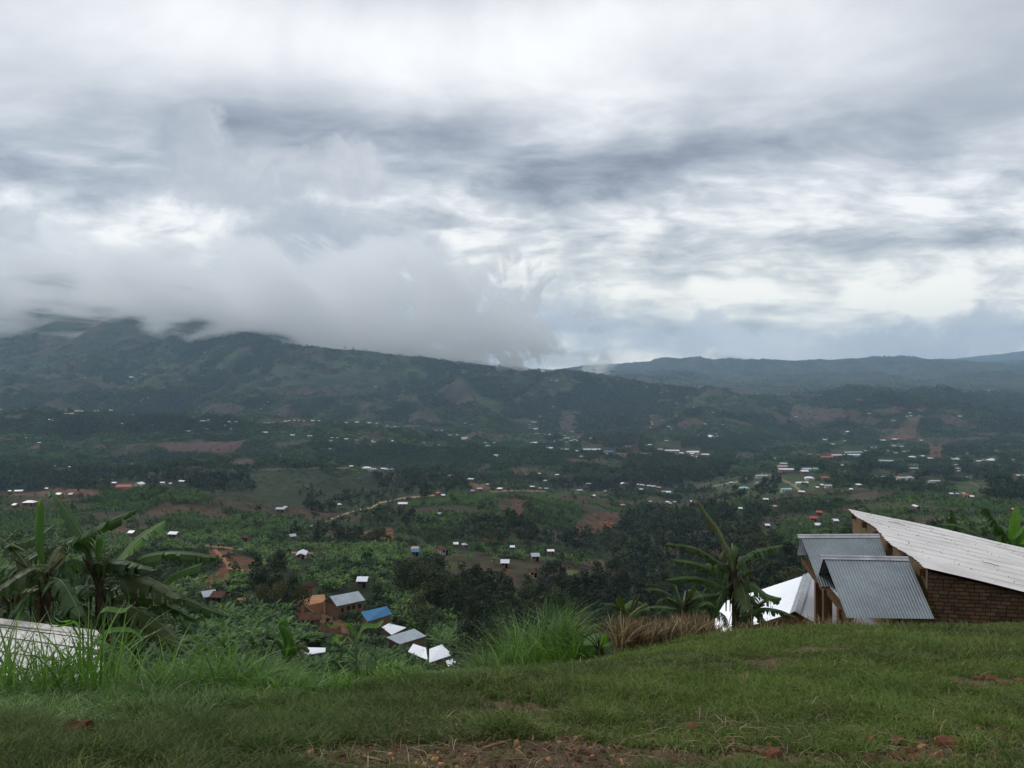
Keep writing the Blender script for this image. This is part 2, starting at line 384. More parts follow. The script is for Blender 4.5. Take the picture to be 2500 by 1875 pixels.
class MB:
    def __init__(s): s.v = []; s.f = []; s.m = []
    def quad(s, a, b, c, d, m=0):
        i = len(s.v); s.v += [Vector(a), Vector(b), Vector(c), Vector(d)]; s.f.append((i, i + 1, i + 2, i + 3)); s.m.append(m)
    def poly(s, pts, m=0):
        i = len(s.v); s.v += [Vector(p) for p in pts]; s.f.append(tuple(range(i, i + len(pts)))); s.m.append(m)
    def prism(s, top, bot, m=0, caps=True):
        n = len(top)
        if caps: s.poly(top, m); s.poly(list(bot)[::-1], m)
        for i in range(n):
            j = (i + 1) % n; s.quad(top[i], bot[i], bot[j], top[j], m)
    def box(s, c, ax, ay, az, m=0):
        c = Vector(c); ax = Vector(ax); ay = Vector(ay); az = Vector(az)
        t = [c + az + sx * ax + sy * ay for sx, sy in ((-1, -1), (1, -1), (1, 1), (-1, 1))]
        b = [p - 2 * az for p in t]
        s.prism(t, b, m)
    def tube(s, pts, radii, n=8, m=0, cap=True):
        rings = []; prev = None
        for i, p in enumerate(pts):
            p = Vector(p)
            d = Vector(pts[min(i + 1, len(pts) - 1)]) - Vector(pts[max(i - 1, 0)]); d.normalize()
            ref = prev if prev is not None else (Vector((1, 0, 0)) if abs(d.x) < 0.8 else Vector((0, 1, 0)))
            a = (ref - d * ref.dot(d)).normalized(); prev = a; b = d.cross(a)
            r = radii[i] if hasattr(radii, '__len__') else radii
            rings.append([p + (a * math.cos(2 * math.pi * k / n) + b * math.sin(2 * math.pi * k / n)) * r for k in range(n)])
        base = len(s.v)
        for r in rings: s.v += r
        for i in range(len(rings) - 1):
            for k in range(n):
                k2 = (k + 1) % n
                s.f.append((base + i * n + k, base + i * n + k2, base + (i + 1) * n + k2, base + (i + 1) * n + k)); s.m.append(m)
        if cap:
            s.f.append(tuple(base + k for k in range(n))[::-1]); s.m.append(m)
            s.f.append(tuple(base + (len(rings) - 1) * n + k for k in range(n))); s.m.append(m)
    def mesh(s, name, mats, smooth=False):
        me = bpy.data.meshes.new(name); me.from_pydata([tuple(v) for v in s.v], [], s.f)
        for m in (mats if isinstance(mats, (list, tuple)) else [mats]): me.materials.append(m)
        me.polygons.foreach_set('material_index', s.m)
        if smooth: me.polygons.foreach_set('use_smooth', [True] * len(s.f))
        me.update(); return me
    def build(s, name, mats, parent=None, smooth=False):
        return link(name, s.mesh(name, mats, smooth), parent)
def empty(name, loc=(0, 0, 0)):
    e = bpy.data.objects.new(name, None); COL.objects.link(e); e.empty_display_size = 0.2
    e.location = loc; return e
def P(px, py, Y):
    """a point at depth Y that stands at this bearing and dip"""
    return Vector(((px - 1250) / F * Y, Y, -(py - HZ) / F * Y))

# ---------------------------------------------------------------- materials
MATS = {}
def mat(name, fn):
    m = bpy.data.materials.new(name); m.use_nodes = True; T = NT(m.node_tree); T.n.clear()
    out = T.node('ShaderNodeOutputMaterial'); sh = fn(T); T.l.new(sh, out.inputs[0]); MATS[name] = m
    return m
def bsdf(T, col, rough=0.8, spec=0.2, metal=0.0, normal=None):
    b = T.node('ShaderNodeBsdfPrincipled')
    if isinstance(col, tuple): col = (*col[:3], 1)
    T.put(b.inputs['Base Color'], col); T.put(b.inputs['Roughness'], rough)
    T.put(b.inputs['Specular IOR Level'], spec); T.put(b.inputs['Metallic'], metal)
    if normal is not None: T.l.new(normal, b.inputs['Normal'])
    return b.outputs[0]
def bump(T, h, strength=0.3, dist=0.05):
    n = T.node('ShaderNodeBump'); n.inputs['Strength'].default_value = strength; n.inputs['Distance'].default_value = dist
    T.l.new(h, n.inputs['Height']); return n.outputs[0]
def objco(T): return T.node('ShaderNodeTexCoord').outputs['Object']
def pos(T): return T.node('ShaderNodeNewGeometry').outputs['Position']
def tint(T):
    a = T.node('ShaderNodeAttribute', attribute_name='tint').outputs['Fac']
    r = T.node('ShaderNodeObjectInfo').outputs['Random']
    return T.math('FRACT', T.math('ADD', a, r))
def leafy(name, stops, trans=0.25, nscale=0.4, rough=0.65, spec=0.25):
    def fn(T):
        c = T.ramp(tint(T), stops)
        n = T.noise(pos(T), nscale, 3)
        c = T.mix(1.0, c, T.ramp(n, [(0.25, (0.72, 0.72, 0.72)), (0.75, (1.25, 1.25, 1.2))]), 'MULTIPLY')
        b = bsdf(T, c, rough, spec)
        t = T.node('ShaderNodeBsdfTranslucent'); T.l.new(T.mix(1.0, c, (1.3, 1.5, 0.6), 'MULTIPLY'), t.inputs[0])
        m = T.node('ShaderNodeMixShader'); m.inputs[0].default_value = trans
        T.l.new(b, m.inputs[1]); T.l.new(t.outputs[0], m.inputs[2]); return m.outputs[0]
    return mat(name, fn)
G = 1.0
leafy('banana_leaf_far', [(0, (0.036, 0.072, 0.028)), (0.35, (0.054, 0.108, 0.034)), (0.7, (0.078, 0.145, 0.040)), (1, (0.13, 0.20, 0.05))], nscale=0.15)
leafy('tree_leaf_dark', [(0, (0.014, 0.026, 0.015)), (0.5, (0.021, 0.036, 0.019)), (0.85, (0.034, 0.050, 0.022)), (1, (0.050, 0.055, 0.022))], nscale=0.12)
leafy('tree_leaf_mid', [(0, (0.022, 0.040, 0.018)), (0.5, (0.034, 0.056, 0.024)), (1, (0.055, 0.080, 0.030))], nscale=0.12)
leafy('tree_leaf_olive', [(0, (0.034, 0.042, 0.018)), (0.5, (0.045, 0.058, 0.020)), (1, (0.072, 0.072, 0.026))], nscale=0.3)
leafy('bush_leaf', [(0, (0.024, 0.042, 0.019)), (0.5, (0.036, 0.062, 0.024)), (1, (0.060, 0.090, 0.030))], nscale=0.2)
leafy('grass_blade', [(0, (0.048, 0.074, 0.022)), (0.3, (0.070, 0.108, 0.026)), (0.6, (0.095, 0.150, 0.030)), (0.86, (0.150, 0.205, 0.044)), (0.95, (0.11, 0.11, 0.045)), (1, (0.16, 0.13, 0.07))], trans=0.2, nscale=1.2)
leafy('lush_blade', [(0, (0.045, 0.105, 0.018)), (0.5, (0.095, 0.195, 0.034)), (0.85, (0.16, 0.28, 0.06)), (1, (0.26, 0.30, 0.13))], trans=0.3, nscale=1.0, rough=0.5, spec=0.35)
leafy('dry_blade', [(0, (0.07, 0.04, 0.022)), (0.5, (0.15, 0.095, 0.052)), (0.75, (0.26, 0.19, 0.115)), (1, (0.46, 0.38, 0.26))], trans=0.15, nscale=3)
leafy('flower_bud', [(0, (0.12, 0.10, 0.02)), (1, (0.2, 0.14, 0.02))], trans=0.1)
mat('bark', lambda T: bsdf(T, T.ramp(T.noise(pos(T), 6, 4), [(0.3, (0.035, 0.027, 0.02)), (0.7, (0.10, 0.08, 0.06))]), 0.9))
def nleaf(name, stops, trans=0.3):
    def fn(T):
        p = pos(T); n = T.noise(p, 3.0, 4)
        c = T.ramp(T.math('ADD', T.math('MULTIPLY', n, 0.6), T.math('MULTIPLY', T.node('ShaderNodeObjectInfo').outputs['Random'], 0.4)), stops)
        b = bsdf(T, c, 0.5, 0.22, 0.0, bump(T, T.noise(p, 40, 2), 0.15, 0.01))
        t = T.node('ShaderNodeBsdfTranslucent'); T.l.new(T.mix(1.0, c, (1.5, 1.9, 0.5), 'MULTIPLY'), t.inputs[0])
        m = T.node('ShaderNodeMixShader'); m.inputs[0].default_value = trans
        T.l.new(b, m.inputs[1]); T.l.new(t.outputs[0], m.inputs[2]); return m.outputs[0]
    return mat(name, fn)
nleaf('banana_leaf', [(0.2, (0.024, 0.052, 0.018)), (0.5, (0.040, 0.082, 0.025)), (0.8, (0.066, 0.120, 0.034))], 0.18)
nleaf('banana_leaf_bright', [(0.2, (0.06, 0.13, 0.03)), (0.5, (0.09, 0.18, 0.04)), (0.8, (0.13, 0.23, 0.06))], 0.4)
mat('banana_midrib', lambda T: bsdf(T, T.ramp(T.noise(pos(T), 5, 3), [(0.3, (0.09, 0.12, 0.045)), (0.7, (0.17, 0.20, 0.09))]), 0.5))
mat('banana_stem', lambda T: bsdf(T, T.ramp(T.noise(T.vmath('MULTIPLY', pos(T), (6, 6, 1.2)), 1.5, 5, 0.6), [(0.3, (0.018, 0.014, 0.010)), (0.55, (0.05, 0.045, 0.022)), (0.75, (0.11, 0.075, 0.04))]), 0.8))
def brickish(name, c1, c2, mortar, bw=0.24, bh=0.095, plaster=None):
    def fn(T):
        o = T.node('ShaderNodeTexCoord').outputs['UV']
        wn = T.node('ShaderNodeTexNoise'); T.put(wn.inputs['Vector'], o); wn.inputs['Scale'].default_value = 3.0; wn.inputs['Detail'].default_value = 3
        ow = T.vmath('ADD', o, T.vmath('SCALE', T.vmath('SUBTRACT', wn.outputs['Color'], (0.5, 0.5, 0.5)), scale=0.05))
        b = T.node('ShaderNodeTexBrick'); T.l.new(ow, b.inputs['Vector'])
        b.inputs['Color1'].default_value = (*c1, 1); b.inputs['Color2'].default_value = (*c2, 1); b.inputs['Mortar'].default_value = (*mortar, 1)
        b.inputs['Scale'].default_value = 1.0; b.inputs['Mortar Size'].default_value = 0.009; b.inputs['Mortar Smooth'].default_value = 0.4
        b.inputs['Bias'].default_value = 0.0; b.inputs['Brick Width'].default_value = bw; b.inputs['Row Height'].default_value = bh; b.offset = 0.45; b.squash = 0.75; b.squash_frequency = 3
        c = T.mix(1.0, b.outputs[0], T.ramp(T.noise(o, 2.5, 5, 0.65), [(0.25, (0.55, 0.55, 0.58)), (0.7, (1.25, 1.2, 1.15))]), 'MULTIPLY')
        h = T.math('ADD', T.math('MULTIPLY', b.outputs[1], -1.0), T.math('MULTIPLY', T.noise(o, 25, 4), 0.5))
        return bsdf(T, c, 0.95, 0.1, 0.0, bump(T, h, 0.9, 0.02))
    return mat(name, fn)
brickish('adobe_brick', (0.090, 0.060, 0.040), (0.165, 0.105, 0.066), (0.022, 0.013, 0.010))
def earthy(name, a, b, sc_=1.5):
    return mat(name, lambda T: bsdf(T, T.ramp(T.noise(pos(T), sc_, 6, 0.6), [(0.3, a), (0.7, b)]), 0.95, 0.1, 0.0, bump(T, T.noise(pos(T), sc_ * 12, 4), 0.4, 0.03)))
earthy('mud_plaster', (0.115, 0.080, 0.050), (0.185, 0.130, 0.078), 1.2)
earthy('earth_wall', (0.17, 0.085, 0.045), (0.26, 0.135, 0.070), 0.5)
earthy('clay_wall', (0.115, 0.068, 0.042), (0.19, 0.115, 0.070), 0.5)
earthy('pink_wall', (0.34, 0.16, 0.11), (0.44, 0.23, 0.16), 0.4)
earthy('pale_wall', (0.36, 0.32, 0.26), (0.52, 0.48, 0.40), 0.4)
earthy('timber', (0.06, 0.035, 0.02), (0.14, 0.08, 0.045), 9.0)
earthy('beaten_earth', (0.27, 0.135, 0.068), (0.40, 0.22, 0.115), 0.6)
earthy('clod_soil', (0.045, 0.022, 0.014), (0.10, 0.050, 0.030), 6.0)
earthy('fired_brick', (0.10, 0.042, 0.026), (0.20, 0.085, 0.05), 14.0)
earthy('tile_brown', (0.045, 0.024, 0.017), (0.12, 0.06, 0.04), 1.4)
earthy('dark_opening', (0.008, 0.007, 0.006), (0.014, 0.012, 0.010), 2.0)
earthy('stalk', (0.12, 0.08, 0.04), (0.30, 0.22, 0.12), 9.0)
def roofing(name, a, b, metal=0.25, rough=0.45, s=0.35):
    def fn(T):
        o = pos(T)
        n = T.noise(o, s, 5, 0.6); n2 = T.noise(T.vmath('MULTIPLY', o, (1, 1, 0.2)), s * 9, 3)
        c = T.ramp(T.math('ADD', T.math('MULTIPLY', n, 0.7), T.math('MULTIPLY', n2, 0.3)), [(0.32, a), (0.68, b)])
        return bsdf(T, c, rough, 0.4, metal, bump(T, n2, 0.2, 0.02))
    return mat(name, fn)
roofing('roof_white', (0.52, 0.55, 0.60), (0.84, 0.86, 0.90), 0.35, 0.35, 0.12)
roofing('roof_grey', (0.30, 0.35, 0.38), (0.47, 0.52, 0.55), 0.4, 0.4)
roofing('roof_blue', (0.030, 0.13, 0.27), (0.045, 0.19, 0.36), 0.0, 0.5)
roofing('roof_red', (0.28, 0.055, 0.045), (0.42, 0.095, 0.07), 0.0, 0.6)
roofing('roof_turquoise', (0.20, 0.42, 0.44), (0.30, 0.54, 0.56), 0.0, 0.5)
roofing('roof_pink', (0.36, 0.24, 0.23), (0.48, 0.34, 0.32), 0.0, 0.6)
roofing('roof_orange', (0.42, 0.13, 0.07), (0.55, 0.2, 0.1), 0.0, 0.6)
roofing('roof_zinc', (0.15, 0.175, 0.19), (0.25, 0.285, 0.30), 0.5, 0.5, 0.8)
roofing('ridge_zinc', (0.30, 0.30, 0.31), (0.55, 0.55, 0.55), 0.8, 0.3, 2.5)
def old_white(T):
    o = pos(T)
    c = T.ramp(T.noise(o, 0.7, 6, 0.65), [(0.3, (0.56, 0.53, 0.51)), (0.55, (0.70, 0.67, 0.65)), (0.75, (0.76, 0.74, 0.73))])
    sp = T.noise(o, 9, 4, 0.7)
    c = T.mix(T.smooth(sp, 0.66, 0.74), c, (0.25, 0.20, 0.16))
    return bsdf(T, c, 0.6, 0.3)
mat('roof_old_white', old_white)
mat('nail_dark', lambda T: bsdf(T, (0.03, 0.025, 0.02), 0.7))

earthy('dead_leaf', (0.028, 0.020, 0.013), (0.085, 0.058, 0.034), 8.0)
nleaf('banana_leaf_old', [(0.2, (0.030, 0.050, 0.018)), (0.5, (0.055, 0.080, 0.026)), (0.8, (0.10, 0.095, 0.035))], 0.2)

roofing('roof_white_clean', (0.74, 0.77, 0.82), (0.86, 0.88, 0.92), 0.15, 0.4, 0.5)
earthy('husk_brown', (0.07, 0.042, 0.024), (0.20, 0.13, 0.075), 12.0)

# ---------------------------------------------------------------- what grows where (outlines on the ground, by bearing and dip)
GROVES = [
    ([(-200, 1215), (300, 1200), (440, 1190), (640, 1225), (760, 1250), (760, 1290), (560, 1330), (400, 1320), (100, 1420), (-200, 1450)], 'on the red-roofed house spur'),
    ([(560, 1350), (760, 1340), (1100, 1335), (1110, 1370), (1060, 1410), (980, 1440), (930, 1470), (880, 1440), (720, 1440), (640, 1400)], 'above the village of mud houses'),
    ([(930, 1470), (990, 1440), (1060, 1490), (1150, 1540), (1210, 1610), (1140, 1640), (1060, 1590), (1010, 1550), (960, 1520)], 'right of the blue roof'),
    ([(1060, 1330), (1300, 1332), (1420, 1345), (1515, 1378), (1490, 1402), (1380, 1395), (1290, 1378), (1200, 1400), (1060, 1400)], 'along the bright spur top'),
    ([(1010, 1225), (1100, 1205), (1250, 1210), (1260, 1275), (1190, 1290), (1000, 1300)], 'below the spur road'),
    ([(1270, 1205), (1400, 1200), (1560, 1235), (1540, 1250), (1440, 1262), (1420, 1300), (1370, 1285), (1290, 1240)], 'on the middle spur'),
    ([(550, 1490), (700, 1500), (730, 1540), (790, 1580), (700, 1620), (400, 1620), (420, 1560)], 'below the tiled houses'),
    ([(1880, 1285), (1950, 1262), (2070, 1270), (2060, 1330), (1980, 1350), (1880, 1350)], 'round the small red roofs'),
    ([(2100, 1230), (2330, 1200), (2520, 1240), (2520, 1330), (2200, 1290)], 'beyond the long white roof'),
    ([(400, 1050), (760, 1040), (1100, 1080), (1100, 1110), (860, 1080), (700, 1120), (660, 1080)], 'on the far ridge'),
    ([(-100, 1060), (330, 1060), (430, 1100), (200, 1130), (-100, 1120)], 'on the far left ridge'),
    ([(1740, 1105), (1900, 1110), (1900, 1140), (1760, 1140)], 'by the valley school'),
]
WOODS = [
    ([(-200, 1140), (250, 1150), (600, 1165), (640, 1215), (430, 1188), (-200, 1190)], 0.7),
    ([(750, 1065), (1100, 1105), (1140, 1190), (1060, 1225), (930, 1195), (880, 1140), (760, 1100)], 0.8),
    ([(1540, 1115), (1650, 1108), (1800, 1115), (1780, 1170), (1640, 1185), (1500, 1190)], 0.95),
    ([(1130, 1275), (1260, 1268), (1350, 1325), (1500, 1300), (1560, 1245), (1720, 1235), (1900, 1262), (1900, 1340), (1960, 1380), (2060, 1560), (1480, 1560), (1480, 1400), (1530, 1378), (1430, 1345), (1250, 1330), (1130, 1325)], 0.97),
    ([(970, 1372), (1040, 1372), (1080, 1385), (1130, 1425), (1190, 1470), (1230, 1520), (1180, 1540), (1110, 1500), (1040, 1470), (985, 1420)], 0.95),
    ([(1200, 1425), (1500, 1425), (1500, 1590), (1190, 1590), (1150, 1480)], 0.92),
    ([(1640, 1065), (1860, 1072), (1855, 1108), (1640, 1108)], 0.95),
    ([(2090, 1110), (2170, 1110), (2180, 1160), (2090, 1165)], 0.95),
    ([(2190, 1140), (2520, 1150), (2520, 1180), (2190, 1165)], 0.85),
    ([(2400, 1175), (2520, 1175), (2520, 1240), (2440, 1225)], 0.9),
    ([(150, 1012), (330, 1005), (600, 1036), (600, 1055), (330, 1055), (150, 1050)], 0.9),
    ([(1860, 1150), (1760, 1200), (1850, 1225), (1910, 1215), (1900, 1180)], 0.8),
    ([(640, 1405), (720, 1395), (745, 1440), (735, 1490), (640, 1500), (600, 1470)], 0.9),
    ([(1420, 1005), (1600, 1020), (1520, 1095), (1400, 1095), (1400, 1040)], 0.5),
    ([(1300, 1010), (1370, 1010), (1370, 1060), (1300, 1055)], 0.6),
    ([(2080, 940), (2500, 955), (2500, 1000), (2200, 1000), (2080, 970)], 0.7),
    ([(740, 1215), (950, 1210), (900, 1240), (800, 1262), (740, 1250)], 0.5),
    ([(880, 1270), (1010, 1250), (1060, 1290), (960, 1300)], 0.6),
    ([(700, 1300), (830, 1300), (940, 1320), (930, 1340), (700, 1330)], 0.6),
]
FIELDS = [   # colour of open ground, outline
    ((0.030, 0.042, 0.020), [(480, 1150), (870, 1143), (1000, 1180), (900, 1236), (700, 1240), (560, 1222), (500, 1190)]),
    ((0.150, 0.062, 0.038), [(490, 1345), (560, 1342), (620, 1365), (628, 1410), (600, 1420), (565, 1395), (560, 1430), (505, 1442), (488, 1420), (540, 1385)]),
    ((0.130, 0.060, 0.040), [(1208, 1215), (1285, 1222), (1275, 1262), (1236, 1262)]),
    ((0.140, 0.055, 0.038), [(1160, 1292), (1222, 1286), (1238, 1332), (1190, 1330)]),
    ((0.120, 0.058, 0.036), [(1430, 1255), (1520, 1248), (1505, 1290), (1400, 1325), (1405, 1285)]),
    ((0.260, 0.095, 0.040), [(1462, 1268), (1500, 1275), (1498, 1292), (1470, 1288)]),
    ((0.150, 0.070, 0.058), [(2215, 1020), (2248, 1016), (2238, 1062), (2212, 1078), (2163, 1077)]),
    ((0.165, 0.070, 0.050), [(2268, 1084), (2305, 1084), (2298, 1120), (2268, 1116)]),
    ((0.100, 0.068, 0.062), [(1368, 1003), (1432, 1005), (1402, 1020), (1392, 1056), (1360, 1052)]),
    ((0.120, 0.066, 0.058), [(500, 1080), (606, 1074), (560, 1120), (500, 1112)]),
    ((0.100, 0.062, 0.052), [(560, 1125), (622, 1118), (618, 1142), (555, 1143)]),
    ((0.100, 0.060, 0.052), [(400, 1088), (480, 1070), (520, 1078), (500, 1104), (410, 1108)]),
    ((0.180, 0.080, 0.042), [(800, 1295), (840, 1288), (870, 1300), (955, 1288), (965, 1322), (930, 1318), (830, 1306)]),
    ((0.110, 0.062, 0.036), [(1110, 1412), (1200, 1388), (1256, 1395), (1262, 1420), (1130, 1428)]),
    ((0.120, 0.070, 0.052), [(1250, 1142), (1316, 1140), (1300, 1162), (1250, 1162)]),
    ((0.230, 0.125, 0.085), [(1490, 1108), (1600, 1107), (1590, 1120), (1520, 1122)]),
    ((0.110, 0.065, 0.060), [(1930, 995), (2060, 1000), (2040, 1030), (1930, 1020)]),
    ((0.100, 0.110, 0.036), [(1376, 1394), (1444, 1390), (1436, 1424), (1404, 1432), (1350, 1440), (1352, 1420)]),
    ((0.230, 0.120, 0.060), [(1295, 1502), (1370, 1508), (1372, 1524), (1310, 1516)]),
    ((0.130, 0.065, 0.040), [(430, 1550), (505, 1545), (490, 1580), (420, 1590)]),
    ((0.165, 0.080, 0.045), [(690, 1480), (790, 1478), (850, 1530), (870, 1600), (845, 1600), (815, 1540), (740, 1500), (640, 1500)]),
    ((0.120, 0.105, 0.075), [(1650, 1170), (1790, 1180), (1780, 1195), (1640, 1190)]),
    ((0.060, 0.085, 0.035), [(1640, 1165), (1960, 1160), (2040, 1190), (1880, 1215), (1700, 1200)]),
    ((0.060, 0.080, 0.032), [(2330, 1175), (2400, 1172), (2440, 1205), (2340, 1208)]),
    ((0.080, 0.070, 0.045), [(2080, 1208), (2140, 1200), (2140, 1225), (2060, 1225)]),
    ((0.200, 0.105, 0.070), [(60, 1098), (90, 1083), (105, 1088), (98, 1098)]),
    ((0.150, 0.075, 0.055), [(0, 1200), (60, 1203), (180, 1190), (250, 1200), (240, 1212), (120, 1210), (0, 1210)]),
    ((0.170, 0.080, 0.050), [(1145, 1180), (1195, 1182), (1200, 1196), (1150, 1192)]),
    ((0.140, 0.062, 0.042), [(240, 1285), (330, 1290), (300, 1300), (240, 1302)]),
    ((0.150, 0.068, 0.042), [(1385, 1395), (1372, 1385), (1350, 1388), (1340, 1402), (1365, 1405)]),
    ((0.120, 0.052, 0.036), [(1450, 1400), (1530, 1398), (1510, 1425), (1460, 1425)]),
]
TRACKS = [   # bare earth tracks: colour, half width in photo px, line
    ((0.300, 0.240, 0.150), 2.2, [(735, 1292), (790, 1274), (850, 1252), (880, 1244), (905, 1240), (925, 1228), (980, 1217), (1015, 1213), (1060, 1209)]),
    ((0.150, 0.135, 0.095), 1.2, [(535, 1148), (600, 1148), (690, 1145), (790, 1142), (860, 1142)]),
    ((0.260, 0.210, 0.160), 2.2, [(1745, 1186), (1800, 1176), (1835, 1163), (1862, 1158), (1885, 1160), (1905, 1170), (1930, 1180), (1955, 1198)]),
    ((0.260, 0.150, 0.090), 3.0, [(505, 1332), (560, 1338), (640, 1346), (720, 1349), (800, 1350)]),
    ((0.280, 0.150, 0.085), 4.0, [(525, 1342), (555, 1375), (560, 1385), (590, 1392)]),
    ((0.260, 0.140, 0.080), 4.0, [(600, 1512), (590, 1500), (575, 1525), (570, 1540)]),
    ((0.260, 0.150, 0.100), 2.0, [(1200, 1200), (1260, 1197), (1330, 1200)]),
    ((0.280, 0.180, 0.130), 2.2, [(1490, 1107), (1560, 1107), (1660, 1108), (1740, 1110)]),
    ((0.220, 0.150, 0.120), 1.6, [(2370, 1178), (2390, 1187), (2430, 1193)]),
    ((0.200, 0.170, 0.130), 1.4, [(2200, 1133), (2280, 1136), (2330, 1138)]),
]
def near_track(px, py, line, w):
    r = np.zeros(px.shape, bool)
    for (x0, y0), (x1, y1) in zip(line[:-1], line[1:]):
        dx, dy = x1 - x0, y1 - y0
        t = np.clip(((px - x0) * dx + (py - y0) * dy) / (dx * dx + dy * dy), 0, 1)
        r |= ((px - x0 - t * dx) ** 2 + (2.0 * (py - y0 - t * dy)) ** 2) < w * w * 2
    return r

# ---------------------------------------------------------------- ground
def parcel(X, Y):
    """crooked patchwork of plots: a number for each plot, and how near its edge"""
    gx, gy = 52.0, 42.0
    s_ = np.where(Y > 2200, 2.2, np.where(Y > 1200, 1.4, 1.0))
    wx = X + 16 * fbm(X / 60, Y / 60, 3); wy = Y + 22 * fbm(X / 70 + 5, Y / 70, 3)
    v = wy / gy / s_; b = np.floor(v); u = wx / gx / s_ + 0.37 * b; a = np.floor(u)
    h = np.abs(np.sin(a * 12.9898 + b * 78.233) * 43758.5453) % 1.0
    fu, fv = u - a, v - b
    return h, np.minimum(np.minimum(fu, 1 - fu) * gx, np.minimum(fv, 1 - fv) * gy) * s_
def build_ground():
    PXg = UPX[None, :] * np.ones((NY, 1))
    h, edge_ = parcel(Xg, Yg)
    pal = np.array([(0.038, 0.052, 0.026), (0.030, 0.046, 0.022), (0.046, 0.062, 0.028), (0.034, 0.050, 0.027), (0.056, 0.074, 0.032),
                    (0.040, 0.050, 0.028), (0.060, 0.052, 0.036), (0.028, 0.040, 0.021), (0.082, 0.055, 0.041), (0.050, 0.066, 0.030), (0.062, 0.055, 0.036), (0.036, 0.056, 0.026)])
    c = pal[(h * len(pal)).astype(int) % len(pal)]
    shade = 1 + 0.35 * fbm(Xg / 25, Yg / 35, 4)
    c = c * shade[..., None] * np.where((edge_ < 2.2)[..., None], .7, 1.0)
    vis = VIS & (Yg > 90)
    wpx = PXg + 9 * fbm(Xg / 14, Yg / 22, 3); wpy = PYg + 4.5 * fbm(Xg / 12 + 3, Yg / 20, 3)
    for col, poly in FIELDS:
        m = vis & in_poly(wpx, wpy, poly)
        k_ = (sstep(fbm(Xg / 16, Yg / 22, 4) + .75, 0.15, .6)[m] * np.where(Yg > 2000, .6, .85)[m])[:, None]; c[m] = c[m] * (1 - k_) + k_ * (np.array(col) * .82 + .012) * (1 + 0.4 * fbm(Xg / 6, Yg / 9, 3))[m][:, None]
    for col, w, line in TRACKS:
        m = vis & near_track(PXg, PYg, line, w); c[m] = np.array(col)
    # home hill: grass floor with worn earth
    near = Yg < 60
    gcol = np.array((0.045, 0.062, 0.022)); scol = np.array((0.115, 0.076, 0.052))
    n = fbm(Xg / 0.9, Yg / 0.9, 5); n2 = fbm(Xg / 0.16, Yg / 0.16, 4)
    bare = np.zeros_like(Yg)
    for (bx, by, rx, ry, amt) in BARE:
        bare = np.maximum(bare, amt * (1.15 - np.sqrt(((PXg - bx) / rx) ** 2 + ((PYg - by) / ry) ** 2)))
    k = sstep(bare * .85 + 1.3 * n + 0.6 * n2, 0.30, 0.62)[..., None]
    nc = gcol * (1 - k) + scol * k * (1 + 0.3 * n2)[..., None]
    c = np.where(near[..., None], nc, c)
    co = np.stack([Xg, Yg, Zg], -1).reshape(-1, 3)
    i = np.arange(NY * NU).reshape(NY, NU)
    f = np.stack([i[:-1, :-1], i[:-1, 1:], i[1:, 1:], i[1:, :-1]], -1).reshape(-1, 4)
    def fn(T):
        col = T.node('ShaderNodeAttribute', attribute_name='cover').outputs['Color']
        p = pos(T)
        n1 = T.noise(p, 0.12, 6, 0.65); n2 = T.noise(p, 7.0, 5, 0.6)
        col = T.mix(1.0, col, T.ramp(n1, [(0.28, (0.62, 0.64, 0.66)), (0.72, (1.35, 1.32, 1.25))]), 'MULTIPLY')
        col = T.mix(1.0, col, T.ramp(n2, [(0.3, (0.75, 0.75, 0.75)), (0.7, (1.2, 1.2, 1.2))]), 'MULTIPLY')
        return bsdf(T, col, 0.95, 0.05, 0.0, bump(T, T.noise(p, 14, 4), 0.5, 0.03))
    me = np_mesh('ground', co, f, [mat('ground', fn)], None, {'cover': np.clip(c, 0.004, 1).reshape(-1, 3)}, smooth=True)
    o = link('ground', me); tag(o, kind='structure')
    # the hilltop behind the camera, so the ground does not end at the photographer's feet
    mb = MB(); n = 24
    x0, x1 = Xg[0, 0], Xg[0, -1]
    row = [Vector((Xg[0, j], Yg[0, j], Zg[0, j])) for j in range(0, NU, 50)] + [Vector((Xg[0, -1], Yg[0, -1], Zg[0, -1]))]
    back = [Vector((v.x * 40, -60.0, -1.2)) for v in row]
    for k2 in range(len(row) - 1): mb.quad(row[k2], row[k2 + 1], back[k2 + 1], back[k2])
    ob = mb.build('hilltop_ground', MATS['bush_leaf']); tag(ob, kind='structure')
BARE = [(1200, 1865, 420, 75, 1.0), (1190, 1790, 160, 30, 0.8), (860, 1800, 120, 18, 0.5), (520, 1862, 120, 22, 0.6), (180, 1818, 90, 40, 1.0), (290, 1806, 70, 25, 0.7),
        (1950, 1862, 300, 40, 0.35), (2300, 1850, 200, 50, 0.45), (2420, 1780, 90, 30, 0.45), (2440, 1668, 60, 14, 0.5), (1420, 1838, 60, 22, 0.8), (1800, 1707, 60, 10, 0.5), (1950, 1545, 60, 6, 0.4), (2100, 1543, 60, 6, 0.3), (1380, 1770, 160, 30, 0.45), (1700, 1790, 60, 14, 0.4)]
build_ground()

# ---------------------------------------------------------------- houses of the valley and the slopes
roofing('roof_white_far', (0.48, 0.50, 0.53), (0.86, 0.88, 0.92), 0.2, 0.45, 0.02)
roofing('roof_grey_far', (0.26, 0.29, 0.31), (0.46, 0.50, 0.53), 0.2, 0.5, 0.02)
ROOFM = dict(w='roof_white', g='roof_grey', b='roof_blue', r='roof_red', t='roof_turquoise', n='tile_brown', p='roof_pink', o='roof_orange')
ROOFW = dict(w='white', g='grey', b='blue', r='red', t='turquoise', n='brown', p='pinkish', o='orange')
WALLM = dict(c='clay_wall', e='earth_wall', p='pink_wall', w='pale_wall', m='mud_plaster')
